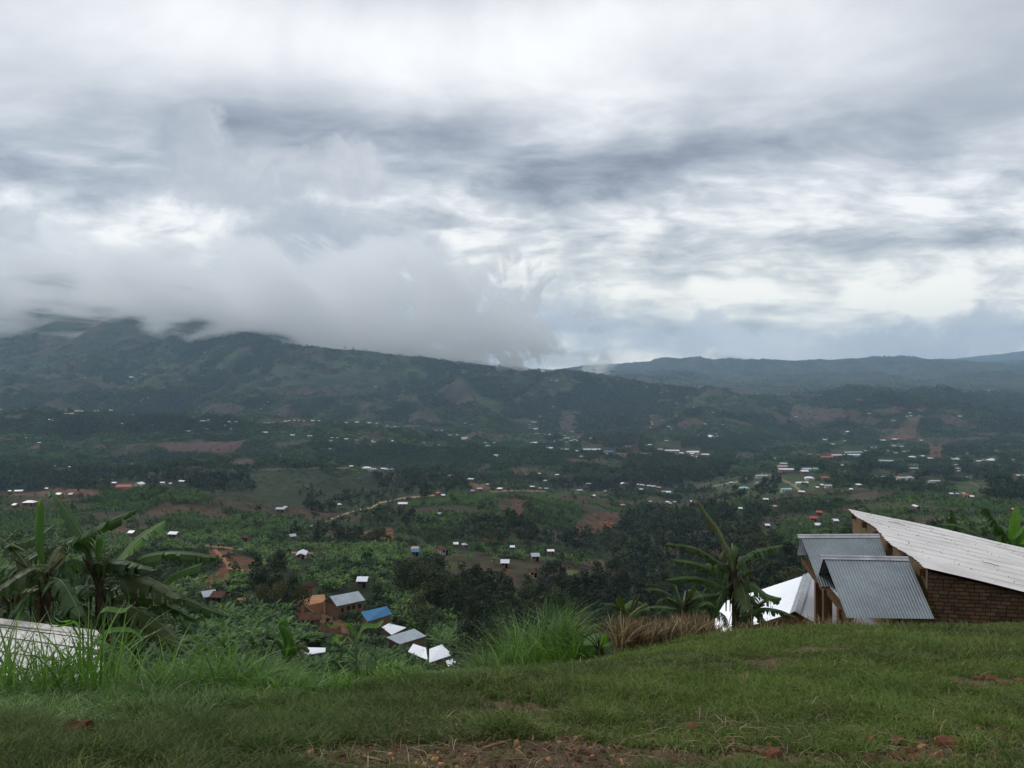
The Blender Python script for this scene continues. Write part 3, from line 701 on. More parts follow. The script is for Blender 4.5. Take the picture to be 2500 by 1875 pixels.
# zone: phrase, then "column row width colour+shape[wall]" in photo pixels
ZONES = [
 ('on the misty left mountainside', '208 922 4 wg,321 921 11 wg,347 913 4 wg,353 914 4 wg,273 935 4 wg,323 936 3 wg,355 933 5 wg,403 898 5 wg,500 861 6 wg,499 898 4 wg,506 898 4 wg,514 898 4 wg,496 916 3 wg,440 926 4 wg,401 945 3 wg,506 942 3 wg,244 949 4 wg,253 952 4 wg,210 962 5 wg,194 964 4 gg,184 971 4 gg,37 962 5 gg,361 971 5 wg,350 973 4 gg,344 978 5 wg,333 882 5 gg,614 864 4 wg,620 870 4 wg,2 999 6 wg,61 997 4 gg'),
 ('on the middle mountain face', '692 827 4 gg,650 861 4 wg,721 897 3 wg,849 901 4 wg,920 899 4 gg,917 944 6 wg,998 940 4 wg,985 956 4 gg,1065 964 4 wg,1050 978 4 gg,1129 903 6 gg,1131 909 5 wg,1138 907 4 wg,1161 914 4 gg,1228 942 4 wg,899 1003 5 wg,654 981 4 wg,646 988 4 gg,638 998 3 wg,1136 1010 4 gg,1052 1028 6 wg,1135 1035 6 wg,1151 1037 5 gg,702 912 3 gg,905 918 3 gg'),
 ('on the left end of the far ridge', '161 1001 5 gg,162 1007 13 wl,175 1010 9 wg,187 1003 13 wl,200 1004 7 wg,218 1003 3 gg,232 1003 5 wg,239 1003 5 wg,271 1001 9 wg,121 1025 7 wg,130 1027 4 gg,324 1012 3 wg'),
 ('under the far left ridge', '63 1070 6 gg,65 1077 4 gg,96 1081 9 wg,158 1093 4 wg,135 1140 9 gg,170 1141 5 wh,282 1134 9 wg,319 1133 14 wge,357 1141 4 wg,372 1038 5 gg,299 1036 7 gg'),
 ('on the far ridge crest', '494 1027 15 wl,508 1026 8 pep,558 1029 5 wg,561 1031 7 gg,577 1030 7 wg,656 1032 12 bgw,646 1033 5 gg,669 1032 6 gg,697 1029 9 wg,706 1028 7 wg,719 1027 7 wge,730 1027 3 wg,742 1028 4 wg,764 1027 12 wl,779 1028 8 wg,848 1030 14 wl,872 1030 10 wg,901 1032 9 wgw,920 1034 7 wg,945 1039 4 wg,965 1043 7 wg,997 1041 3 gg'),
 ('below the far ridge crest', '647 1055 15 wg,714 1062 12 wg,756 1064 13 gg,506 1048 8 gh,461 1053 11 gg,564 1049 6 gg,550 1039 3 wg,685 1116 7 wg,811 1069 9 gg,824 1069 3 wg,845 1072 11 wg,808 1077 9 gg,870 1076 8 gg,883 1072 6 og,909 1076 6 wg,912 1079 12 gg,958 1077 11 wg,805 1096 10 gh'),
 ('in the saddle between the ridges', '1067 1052 6 gg,1079 1051 7 wg,1098 1062 12 gg,1116 1062 6 wg,1134 1067 17 gg,1134 1071 14 wg,1109 1070 3 gg,1035 1081 4 wg,1074 1087 5 gg,1192 1089 13 tgw,1185 1082 6 wg,1208 1080 13 wg,1211 1112 12 wg,1214 1116 7 gg'),
 ('above the grassy field', '858 1140 11 wg,895 1141 25 whw,910 1145 20 ggw,937 1144 15 wg,945 1147 9 wg,956 1147 9 gg,1098 1163 7 og'),
 ('on the red-roofed house spur', '280 1181 14 wg,304 1184 40 rgp,340 1182 22 wew,397 1180 12 wgw,416 1183 5 wg,445 1176 17 wge,25 1200 12 wge,47 1198 22 wge,115 1194 11 wge,146 1210 19 wge,175 1211 9 gge,73 1227 34 wh,39 1236 16 wg'),
 ('along the middle spur road', '686 1244 26 ggm,698 1242 12 gg,829 1235 7 whe,984 1231 26 wge,1081 1212 11 wg,1067 1207 8 oeo,1150 1170 16 wg,1171 1196 14 gs,1189 1185 8 gg,1154 1201 10 gg,1220 1196 14 wse,1283 1160 9 wg,1262 1161 8 gg,1315 1158 13 we,1359 1160 12 wg,1330 1175 9 wg,1494 1160 12 wg,1300 1189 13 wg,1333 1194 12 tg,1318 1193 8 gg,1414 1197 18 gge,1437 1181 13 gg,1448 1213 12 we,1313 1202 7 rg,1519 1235 13 pg'),
 ('in the middle hamlet', '1319 1016 6 wg,1303 1031 13 wl,1293 1037 6 gg,1294 1046 8 gg,1308 1046 12 wg,1296 1060 9 gg,1311 1059 11 wl,1330 1061 5 wg,1341 1061 8 wg,1396 1054 10 pg,1377 1064 8 gg,1384 1069 14 gg,1398 1068 7 pg,1413 1068 5 wg,1370 1074 12 bg,1377 1072 7 gg,1353 1078 5 wg,1394 1075 9 wg,1403 1073 10 pg,1409 1076 4 wg,1383 1080 7 gg,1442 1071 6 wg,1332 1080 10 bgo,1303 1079 20 wgo,1342 1092 18 wg,1379 1094 27 gg,1409 1102 9 wg,1418 1115 10 gg'),
 ('on the terrace by the long pale school', '1445 1091 48 wlo,1443 1097 26 rl,1487 1099 30 bhp,1488 1107 20 wlo,1577 1089 7 wg,1587 1086 11 wg,1529 1090 4 gg,1538 1090 4 gg,1631 1090 60 wlp,1611 1096 16 pgp,1642 1100 13 tgp,1660 1105 18 wgp,1691 1099 36 wlp,1694 1103 24 gl,1689 1108 12 wgp,1722 1108 20 wgo,1700 1116 5 wg,1690 1114 4 wg'),
 ('on the hill above the terrace', '1591 1031 6 wg,1593 1036 7 wg,1585 1044 10 oe,1743 1008 7 wg,1651 1018 5 wg,1616 1027 7 gg,1721 1036 7 wg,1764 1037 5 wg,1632 1043 8 wg,1639 1048 6 wg,1745 1048 13 nge,1749 1059 3 wg,1736 1064 16 wew,1705 1063 4 gg,1752 1065 4 wg,1763 1064 4 gg,1627 1076 11 gg,1789 1048 3 gg,1346 928 6 wg,1359 929 8 wg,1333 923 4 wg,1397 928 7 wg,1387 937 4 wg,1371 950 4 wg,1345 952 4 gg,1330 942 4 gg,1350 993 6 wg,1652 985 5 wg,1579 945 5 wg,1614 960 4 gg,1678 971 6 gg,1850 961 8 gg,1257 931 4 wg'),
 ('in the valley bottom row', '1522 1182 15 we,1491 1197 7 wg,1478 1201 6 gg,1558 1184 7 wg,1566 1185 6 wg,1571 1185 6 wg,1583 1186 13 wg,1595 1188 12 wg,1608 1190 14 pg,1566 1196 10 wg,1627 1200 24 wgw,1587 1226 8 gg,1630 1228 12 wh,1636 1231 9 gg,1646 1228 9 gg,1688 1227 8 wg,1785 1180 10 wg,1869 1222 15 wg,1807 1245 4 wg,1890 1240 8 pg,1873 1287 13 wg'),
 ('in the left part of the valley town', '1912 1132 20 tge,1910 1137 26 pgp,1919 1142 40 wlp,1968 1144 26 gg,1963 1150 22 wg,1991 1145 14 tgw,1861 1158 36 glw,1976 1166 26 whw,1957 1176 36 wlw,1963 1181 12 gg,1817 1191 26 thp,1847 1181 10 ggp,1919 1194 30 tlw,1957 1203 17 wg,1979 1109 14 gg,1997 1111 5 wg,1891 1120 6 wg,1994 1193 5 wg,1935 1106 8 bg'),
 ('in the middle of the valley town', '2082 1097 50 gl,2080 1104 46 wlw,2112 1102 6 wg,2042 1108 28 wlp,2018 1112 32 rgp,2169 1103 10 gg,2187 1107 10 gg,2207 1104 9 we,2218 1103 7 wg,2163 1121 38 glo,2193 1124 32 nlp,2227 1115 19 whe,2251 1114 14 wge,2273 1119 17 wge,2058 1137 11 wg,2154 1160 48 tlw,2193 1167 16 oho,2205 1164 36 glw,2221 1166 20 ghw,2230 1142 25 gl,2280 1172 32 glw,2015 1166 22 rho,2054 1161 8 rgw,2063 1155 7 wg,2021 1187 20 glw,2006 1187 7 wg,2096 1186 16 ws,2078 1198 6 wg'),
 ('in the right part of the valley town', '2322 1121 6 wg,2337 1121 21 gp,2375 1124 7 gg,2389 1126 13 wg,2402 1124 14 wg,2423 1121 24 wp,2334 1136 10 gg,2339 1145 12 gh,2341 1152 8 wg,2358 1165 20 gh,2490 1160 24 wg,2473 1124 4 wg,2322 1208 10 wg,2336 1209 7 gg,2360 1211 18 rhp,2353 1207 10 gh,2373 1216 7 wg,2237 1240 14 we,2470 1250 8 pg'),
 ('on the hillside above the valley town', '2070 1054 11 wp,2059 1060 7 gg,2014 1074 10 wg,2032 1085 10 wg,2061 1077 9 gg,2154 1074 15 wg,2183 1071 16 wh,2194 1072 8 gg,2248 1075 10 wg,2181 1088 16 gg,2200 1090 12 gg,2181 1027 9 gg,2120 1009 8 wg,2126 1009 6 wg,2221 1009 8 wg,2214 1017 6 wg,2222 1015 10 wg,2244 1016 7 gg,2343 1017 9 wg,2290 1060 5 gg,2361 1110 6 gg,2432 1101 6 gg,1977 1007 5 gg,1943 1018 10 gg,1930 1024 5 gg,1955 1024 5 gg,2415 953 7 wg,2354 957 4 wg,2297 955 3 gg,2128 1093 4 wg,2138 1092 4 wg'),
 ('on the slope right of the banana grove', '2000 1255 17 rg,1986 1269 20 rge,2039 1277 8 wg,1996 1288 4 wg'),
 ('above the village of mud houses', '425 1309 26 wg,323 1307 9 wg,229 1312 6 wg,737 1358 27 wep,537 1468 26 ngm,508 1470 8 gg,886 1427 22 wg,1014 1353 18 bge,1014 1348 14 pg,1081 1349 14 new,1134 1333 15 ghe,1113 1333 5 wg,1251 1339 12 wg,1344 1349 20 wge,1306 1363 24 gge,1233 1380 22 wge,1302 1404 20 ngw,713 1316 8 gg,600 1318 14 nge,1073 1259 5 gg'),
]
FAR_ZONES = {0, 1}
HOUSES = []    # (px, py, half width in px, Y) for keeping plants off the roofs
def house_meshes(w, d, hw, shape, wallm, roofm, detail):
    """wall and roof as separate shapes, centred, front to -y; floor a little below zero"""
    W_ = MB(); R_ = MB(); x, y = w / 2, d / 2; lo = -2.2
    pitch = 0.42 if shape in 'gel' else 0.5
    if shape == 'e': rise = w / 2 * pitch
    elif shape == 's': rise = d * 0.22
    else: rise = d / 2 * pitch
    o = 0.45
    base = [(-x, -y), (x, -y), (x, y), (-x, y)]
    for i in range(4):
        (ax, ay), (bx, by) = base[i], base[(i + 1) % 4]
        W_.quad((ax, ay, hw), (ax, ay, lo), (bx, by, lo), (bx, by, hw))
    if shape in 'gl':
        W_.poly([(x, -y, hw), (x, y, hw), (x, 0, hw + rise)]); W_.poly([(-x, y, hw), (-x, -y, hw), (-x, 0, hw + rise)])
        e = rise / y * o
        for s in (-1, 1):
            a = [(-x - o, s * (y + o), hw - e), (x + o, s * (y + o), hw - e), (x + o, 0, hw + rise), (-x - o, 0, hw + rise)]
            R_.prism([Vector(p) + Vector((0, 0, 0.14)) for p in a], [Vector(p) + Vector((0, 0, 0.03)) for p in a])
    elif shape == 'e':
        W_.poly([(-x, -y, hw), (x, -y, hw), (0, -y, hw + rise)]); W_.poly([(x, y, hw), (-x, y, hw), (0, y, hw + rise)])
        e = rise / x * o
        for s in (-1, 1):
            a = [(s * (x + o), -y - o, hw - e), (s * (x + o), y + o, hw - e), (0, y + o, hw + rise), (0, -y - o, hw + rise)]
            R_.prism([Vector(p) + Vector((0, 0, 0.14)) for p in a], [Vector(p) + Vector((0, 0, 0.03)) for p in a])
    elif shape == 's':
        a = [(-x - o, -y - o, hw + 0.05), (x + o, -y - o, hw + 0.05), (x + o, y + o, hw + rise), (-x - o, y + o, hw + rise)]
        R_.prism([Vector(p) + Vector((0, 0, 0.14)) for p in a], [Vector(p) + Vector((0, 0, 0.03)) for p in a])
        W_.quad((-x, y, hw), (x, y, hw), (x, y, hw + rise * .8), (-x, y, hw + rise * .8))
        W_.poly([(x, -y, hw), (x, y, hw), (x, y, hw + rise * .8)]); W_.poly([(-x, y, hw), (-x, -y, hw), (-x, y, hw + rise * .8)])
    else:
        r = 0 if shape == 'p' else max(x - y, x * 0.25)
        top = [(-r, 0, hw + rise), (r, 0, hw + rise)]
        e = -0.1
        c = [(-x - o, -y - o, hw + e), (x + o, -y - o, hw + e), (x + o, y + o, hw + e), (-x - o, y + o, hw + e)]
        R_.poly([c[0], c[1], top[1], top[0]] if r > 0 else [c[0], c[1], top[0]]); R_.poly([c[2], c[3], top[0], top[1]] if r > 0 else [c[2], c[3], top[0]])
        R_.poly([c[1], c[2], top[1]]); R_.poly([c[3], c[0], top[0]])
        R_.poly(c[::-1])
    return W_, R_
def openings(w, d, hw, n, parent, sc_=1.0):
    """a door and windows on the front"""
    k = max(2, n); xs = [(-w / 2) + w * (i + 0.5) / k for i in range(k)]
    dmb = MB(); dmb.box((xs[k // 2], -d / 2 - 0.02, 0.95), (0.5, 0, 0), (0, 0.05, 0), (0, 0, 0.95))
    dmb.build('door', MATS['dark_opening'], parent)
    for i, xx in enumerate(xs):
        if i == k // 2: continue
        m = MB(); m.box((xx, -d / 2 - 0.02, 1.45), (0.45, 0, 0), (0, 0.05, 0), (0, 0, 0.42)); m.build('window', MATS['dark_opening'], parent)
ORD = ['first', 'second', 'third', 'fourth', 'fifth', 'sixth', 'seventh', 'eighth', 'ninth', 'tenth', 'eleventh', 'twelfth']
def size_word(w, shape, far):
    if shape == 'l': return 'long'
    return 'tiny' if w <= 5 else 'small' if w <= 10 else 'mid-sized' if w <= 19 else 'large'
SHAPE_W = dict(g='gabled', l='low', h='hipped', p='pyramid', s='flat sloping', e='front-gabled')
def build_houses():
    r = random.Random(3)
    for zi, (phrase, txt) in enumerate(ZONES):
        items = []
        for t in txt.split(','):
            a, b, c, d = t.split(); px, py, w = float(a), float(b), float(c)
            col = d[0]; shape = d[1]; wall = WALLM.get(d[2], 'clay_wall') if len(d) > 2 else ('clay_wall' if w > 5 else 'mud_plaster')
            if len(d) > 2 and d[2] == 'o': wall = 'earth_wall'
            items.append([px, py, w, col, shape, wall])
        keys = {}
        for it in items:
            keys.setdefault((size_word(it[2], it[4], 0), it[3], it[4]), []).append(it)
        for it in items:
            px, py, w, col, shape, wall = it
            key = (size_word(w, shape, 0), col, shape); same = sorted(keys[key], key=lambda q: q[0])
            far = w <= 5
            X, Y, Z = (q[0] for q in ground_at(px, py + max(1.5, 0.22 * w)))
            if math.isnan(Y): continue
            ww = w / F * Y * (0.9 if w > 8 or Y < 900 else 0.82); HOUSES.append((px, py, w / 2, Y))
            hw = 2.5 if shape != 'e' else 2.6
            d = min(max(ww * (0.30 if shape == 'l' else 0.56), 3.6), 9.0)
            if shape == 'e': d = max(ww * 1.0, 6.0)
            if shape == 'p': d = ww * 0.95
            if ww > 25: hw = 3.4
            if ww < 4.5: hw = 2.0
            W_, R_ = house_meshes(max(ww - 0.9, 2.5), d, hw, shape, wall, col, not far)
            size = key[0]; rm = ROOFM[col] if Y < 500 else {'w': 'roof_white_far', 'g': 'roof_grey_far'}.get(col, ROOFM[col])
            zg = float(land_z(X, Y))
            rz = r.uniform(-0.65, 0.65) if w < 20 else r.uniform(-0.2, 0.2)
            kind = 'building' if shape == 'l' else 'house'
            if w <= 8:
                mb = MB(); mb.v = W_.v + R_.v; n0 = len(W_.v); mb.f = W_.f + [tuple(i + n0 for i in f) for f in R_.f]; mb.m = [0] * len(W_.f) + [1] * len(R_.f)
                o = mb.build('house', [MATS[wall], MATS[rm]])
            else:
                o = empty('long_building' if shape == 'l' else 'house')
                W_.build('wall', MATS[wall], o); R_.build('roof', MATS[rm], o)
                if w >= 12: openings(max(ww - 0.9, 2.5), d, hw, int(max(2, min(9, ww / 3.2))), o)
            o.location = (X, Y, zg + 0.15); o.rotation_euler = (0, 0, rz)
            nm = ROOFW[col]
            if far:
                lab = f'{size} {nm} metal roof of a distant house {phrase}'; grp = f'{nm} far roofs {phrase}'
            else:
                lab = f'{size} {nm}-roofed {SHAPE_W[shape]} {kind} {phrase}'; grp = f'houses {phrase}'
                if len(same) > 1:
                    k = same.index(it)
                    o_ = ('leftmost' if k == 0 else 'rightmost' if k == len(same) - 1 else (ORD[k] if k < 12 else str(k + 1) + 'th') + ' from left')
                    lab = f'{size} {nm}-roofed {SHAPE_W[shape]} {kind}, {o_} {phrase}'
            if phrase.startswith('on the red') and col == 'r': lab = 'red-roofed house with pink walls and dark windows alone on its spur'
            tag(o, lab, kind, grp)
build_houses()

# ---------------------------------------------------------------- the near village of mud houses
def roof_house(name, label, cat, corners, yref, wallm, roofm, drop=3.2, thick=0.10, inset=0.5, group=None, ridge_quads=None, wins=()):
    """corners: list of (px, py, dz) round one roof plane; dz above the eave. Walls stand under it."""
    zs = [-(c[1] - HZ) / F * yref for c in corners]
    ze = zs[0]
    pts = []
    for px, py, dz in corners:
        z = ze + dz; Y = -z * F / (py - HZ); pts.append(Vector(((px - 1250) / F * Y, Y, z)))
    root = empty(name); cen = sum(pts, Vector()) / len(pts)
    root.location = (cen.x, cen.y, float(land_z(cen.x, cen.y)))
    loc = [p - root.location for p in pts]
    rb = MB(); rb.prism([p + Vector((0, 0, thick)) for p in loc], loc); planes = [loc]
    if ridge_quads:
        for q in ridge_quads(loc): rb.prism([p + Vector((0, 0, thick)) for p in q], q); planes.append(q)
    rb.build('roof', MATS[roofm], root)
    # footprint: eave outline of every plane together
    foot = loc if not ridge_quads else [loc[0], loc[1], planes[1][2], planes[1][3]]
    fc = sum(foot, Vector()) / len(foot)
    top = []
    for p in foot:
        d = p - fc; d.z = 0; q = p - d.normalized() * inset; q.z = p.z - 0.02; top.append(q)
    bot = [Vector((p.x, p.y, min(p.z - drop, -1.0))) for p in top]
    wb = MB()
    for i in range(len(top)):
        j = (i + 1) % len(top); wb.quad(top[i], bot[i], bot[j], top[j])
    if ridge_quads:
        r0 = (loc[3] + 0 * loc[2]); r1 = loc[2]
        wb.poly([top[0], top[3], loc[3] - Vector((0, 0, 0.05))]); wb.poly([top[1], top[2], loc[2] - Vector((0, 0, 0.05))])
    wb.build('wall', MATS[wallm], root)
    for (edge, t, h, sw, sh, nm) in wins:
        a, b = top[edge], top[(edge + 1) % len(top)]
        c = a.lerp(b, t); u = (b - a); u.z = 0; u.normalize(); n = Vector((u.y, -u.x, 0))
        if n.dot(c - fc) < 0: n = -n
        m = MB(); m.box(c + n * 0.03 - Vector((0, 0, h)), u * sw, n * 0.06, Vector((0, 0, sh))); m.build(nm, MATS['dark_opening'], root)
    HOUSES.append((sum(c[0] for c in corners) / len(corners), max(c[1] for c in corners), (max(c[0] for c in corners) - min(c[0] for c in corners)) / 2, cen.y))
    return tag(root, label, cat, group)
VG = 'houses of the near village'
# two-storey mud house under a pale metal gable
def _other(loc):
    a, b, c, d = loc   # a,b near eave; c,d ridge
    return [[d, c, c + (c - b) * Vector((1, 1, 0)) - Vector((0, 0, c.z - b.z)), d + (d - a) * Vector((1, 1, 0)) - Vector((0, 0, d.z - a.z))]]
def mirror(loc):
    a, b, c, d = loc
    c2 = c + (c - b); c2.z = b.z; d2 = d + (d - a); d2.z = a.z
    return [[d, c, c2, d2]]
roof_house('mud_house', 'tall mud house with pale grey metal gable roof and a row of small windows', 'house',
           [(822, 1481, 0), (892, 1466, 0), (875, 1444, 1.7), (805, 1457, 1.7)], 185, 'clay_wall', 'roof_grey', drop=4.6, group=VG, ridge_quads=mirror,
           wins=[(0, 0.18, 1.1, 0.30, 0.42, 'window'), (0, 0.42, 1.0, 0.36, 0.5, 'window'), (0, 0.62, 1.0, 0.3, 0.42, 'window'), (0, 0.86, 1.0, 0.3, 0.42, 'window')])
roof_house('tiled_house', 'orange earth house with dark tiled roof at the far side of the bare yard', 'house',
           [(731, 1437, 0), (768, 1434, 0), (768, 1424, 0.9), (731, 1426, 0.9)], 205, 'earth_wall', 'tile_brown', drop=2.6, group=VG, ridge_quads=mirror, wins=[(0, 0.5, 0.8, 0.2, 0.3, 'window')])
roof_house('tiled_house', 'long low house with weathered brown tiles and a pale eave, left of the alley', 'house',
           [(727, 1518, 0), (786, 1513, 0), (783, 1494, 1.1), (724, 1498, 1.1)], 172, 'clay_wall', 'tile_brown', drop=2.6, group=VG, ridge_quads=mirror, wins=[(0, 0.55, 1.2, 0.45, 1.0, 'door')])
roof_house('tiled_house', 'small mud house with mossy brown tiles and one square window, lowest of the tiled ones', 'house',
           [(780, 1550, 0), (834, 1547, 0), (832, 1528, 1.1), (780, 1530, 1.1)], 162, 'earth_wall', 'tile_brown', drop=2.9, group=VG, ridge_quads=mirror, wins=[(0, 0.22, 0.9, 0.2, 0.22, 'window'), (0, 0.7, 0.9, 0.8, 0.5, 'window')])
roof_house('blue_roofed_house', 'house under the bright blue sheet roof', 'house',
           [(897, 1519, 0), (958, 1500, 0), (945, 1481, 1.3), (881, 1495, 1.3)], 172, 'clay_wall', 'roof_blue', drop=2.5, group=VG)
roof_house('white_roofed_house', 'white roof sloping beside the round tree, behind the grey one', 'house',
           [(956, 1551, 0), (992, 1533, 0.35), (949, 1523, 1.2), (932, 1532, 0.9)], 160, 'clay_wall', 'roof_white_clean', drop=2.4, group=VG)
roof_house('grey_roofed_house', 'wide light grey roof with a banana plant in front, between white roofs', 'house',
           [(976, 1574, 0), (1041, 1554, 0), (1011, 1536, 1.0), (943, 1557, 1.0)], 142, 'clay_wall', 'roof_grey', drop=2.4, group=VG)
roof_house('white_roofed_house', 'bright white roof plane, larger right half of the pair meeting in a valley', 'house',
           [(1048, 1619, 0), (1105, 1600, 0.0), (1078, 1575, 0.8), (1048, 1586, 0.55)], 118, 'clay_wall', 'roof_white_clean', drop=2.4, group=VG)
roof_house('white_roofed_house', 'bright white roof plane, left half of the pair, with shrubs before it', 'house',
           [(1028, 1606, 0), (1044, 1612, 0.0), (1040, 1583, 0.75), (1009, 1573, 0.85), (996, 1592, 0.3)], 124, 'clay_wall', 'roof_white_clean', drop=2.4, group=VG)
roof_house('white_roofed_house', 'small cream white roof half sunk in leaves below the bright pair', 'house',
           [(1094, 1628, 0), (1136, 1618, 0.05), (1118, 1605, 0.35), (1088, 1615, 0.3)], 106, 'clay_wall', 'roof_white_clean', drop=2.2, group=VG)
roof_house('white_roofed_house', 'lone white tilted roof just above the tall grass, left of the village', 'house',
           [(731, 1603, 0), (794, 1593, 0.05), (795, 1583, 0.3), (749, 1582, 0.35)], 110, 'clay_wall', 'roof_white_clean', drop=2.2, group=VG)
# beaten earth yard, a platform with a low retaining wall
def yard():
    c = [(712, 1464), (735, 1455), (792, 1451), (795, 1460), (790, 1470), (745, 1478)]
    z = -(1478 - HZ) / F * 190
    pts = [Vector(((x - 1250) / F * (-z * F / (y - HZ)), -z * F / (y - HZ), z)) for x, y in c]
    cen = sum(pts, Vector()) / len(pts)
    mb = MB(); mb.prism(pts, [p - Vector((0, 0, 4)) for p in pts]); o = mb.build('beaten_earth_yard', MATS['beaten_earth']); tag(o, kind='structure')
    a, b = pts[-1], Vector(P(838, 1512, 178)); b.z = a.z - 3.0
    m2 = MB(); u = (b - a); n = Vector((-u.y, u.x, 0)).normalized() * 0.2
    m2.prism([a + n, a - n, b - n, b + n], [a + n - Vector((0, 0, 3.6)), a - n - Vector((0, 0, 3.6)), b - n - Vector((0, 0, 3.2)), b + n - Vector((0, 0, 3.2))])
    w = m2.build('yard_wall', MATS['clay_wall']); tag(w, 'brown mud wall stepping down from the bare yard to the alley', 'wall', kind='thing')
    e = MB(); X, Y, Z = (q[0] for q in ground_at(588, 1488)); 
    e.prism([Vector((X + sx * 1.3, Y + sy * 1.3, Z + 2.4)) for sx, sy in ((-1, -1), (1, -1), (1, 1), (-1, 1))], [Vector((X + sx * 1.25, Y + sy * 1.25, Z - 1)) for sx, sy in ((-1, -1), (1, -1), (1, 1), (-1, 1))])
    o = e.build('roofless_hut', MATS['earth_wall']); tag(o, 'square roofless orange earth hut left of the dark trees', 'hut')
yard()

# ---------------------------------------------------------------- plants of the valley
def rot_z(a):
    c, s = np.cos(a), np.sin(a); z = np.zeros_like(a); o = np.ones_like(a)
    return np.stack([np.stack([c, -s, z], -1), np.stack([s, c, z], -1), np.stack([z, z, o], -1)], -2)
def scatter(name, protos, pts, scale, mats, seed=1, squash=None):
    pn = fbm(pts[:, 0] / 55, pts[:, 1] / 80, 3)
    """many plants as ONE mesh, for growth that reads as a mass"""
    g = np.random.default_rng(seed); N = len(pts); which = g.integers(0, len(protos), N); ang = g.uniform(0, 6.283, N); tn = np.clip(.42 + .6 * pn + .5 * (parcel(pts[:, 0], pts[:, 1])[0] * 5 % 1 - .5) + g.normal(0, .16, N), 0.0, .99)
    V = []; Fc = []; M = []; Tn = []; base = 0
    for k, (pv, pf, pm) in enumerate(protos):
        s = np.nonzero(which == k)[0]
        if len(s) == 0: continue
        R = rot_z(ang[s]); sc_ = scale[s][:, None, None] * pv[None]
        if squash is not None: sc_ = sc_ * np.array([1, 1, squash])
        co = np.einsum('nij,nvj->nvi', R, sc_) + pts[s][:, None, :]
        n, m = co.shape[:2]
        V.append(co.reshape(-1, 3)); Fc.append((pf[None] + (np.arange(n) * m)[:, None, None] + base).reshape(-1, 4)); M.append(np.tile(pm, n)); Tn.append(np.repeat(tn[s], m)); base += n * m
    me = np_mesh(name, np.concatenate(V), np.concatenate(Fc), mats, np.concatenate(M), {'tint': np.concatenate(Tn)})
    return link(name, me)
def banana_proto(seed, leaves, segs, h=1.25, L_=2.7):
    g = np.random.default_rng(seed); v = []; f = []; m = []
    for k in range(5):
        a = k * 1.2566; v.append((0.13 * math.cos(a), 0.13 * math.sin(a), -0.3))
    for k in range(5):
        a = k * 1.2566; v.append((0.08 * math.cos(a), 0.08 * math.sin(a), h))
    for k in range(5): f.append((k, (k + 1) % 5, 5 + (k + 1) % 5, 5 + k)); m.append(0)
    for i in range(leaves):
        a = i * 2.4 + g.uniform(-0.4, 0.4); el = g.uniform(0.5, 1.35); ln = L_ * g.uniform(0.7, 1.1); wd = g.uniform(0.26, 0.40)
        p = np.array([0, 0, h]); d = np.array([math.cos(a) * math.cos(el), math.sin(a) * math.cos(el), math.sin(el)]); side = np.array([-math.sin(a), math.cos(a), 0])
        for j in range(segs + 1):
            t = j / segs; w = wd * (0.25 + 1.5 * t * (1.25 - t)) * (0.35 if j == 0 else (0.25 if j == segs else 1))
            dr = 0.3 * w
            v += [tuple(p - side * w - np.array([0, 0, dr])), tuple(p), tuple(p + side * w - np.array([0, 0, dr]))]
            if j:
                b = len(v) - 6; f += [(b, b + 1, b + 4, b + 3), (b + 1, b + 2, b + 5, b + 4)]; m += [1, 1]
            p = p + d * ln / segs; d = d + np.array([0, 0, -0.55 * 3 / segs]) * (0.6 + t); d /= np.linalg.norm(d)
    return np.array(v), np.array(f), np.array(m)
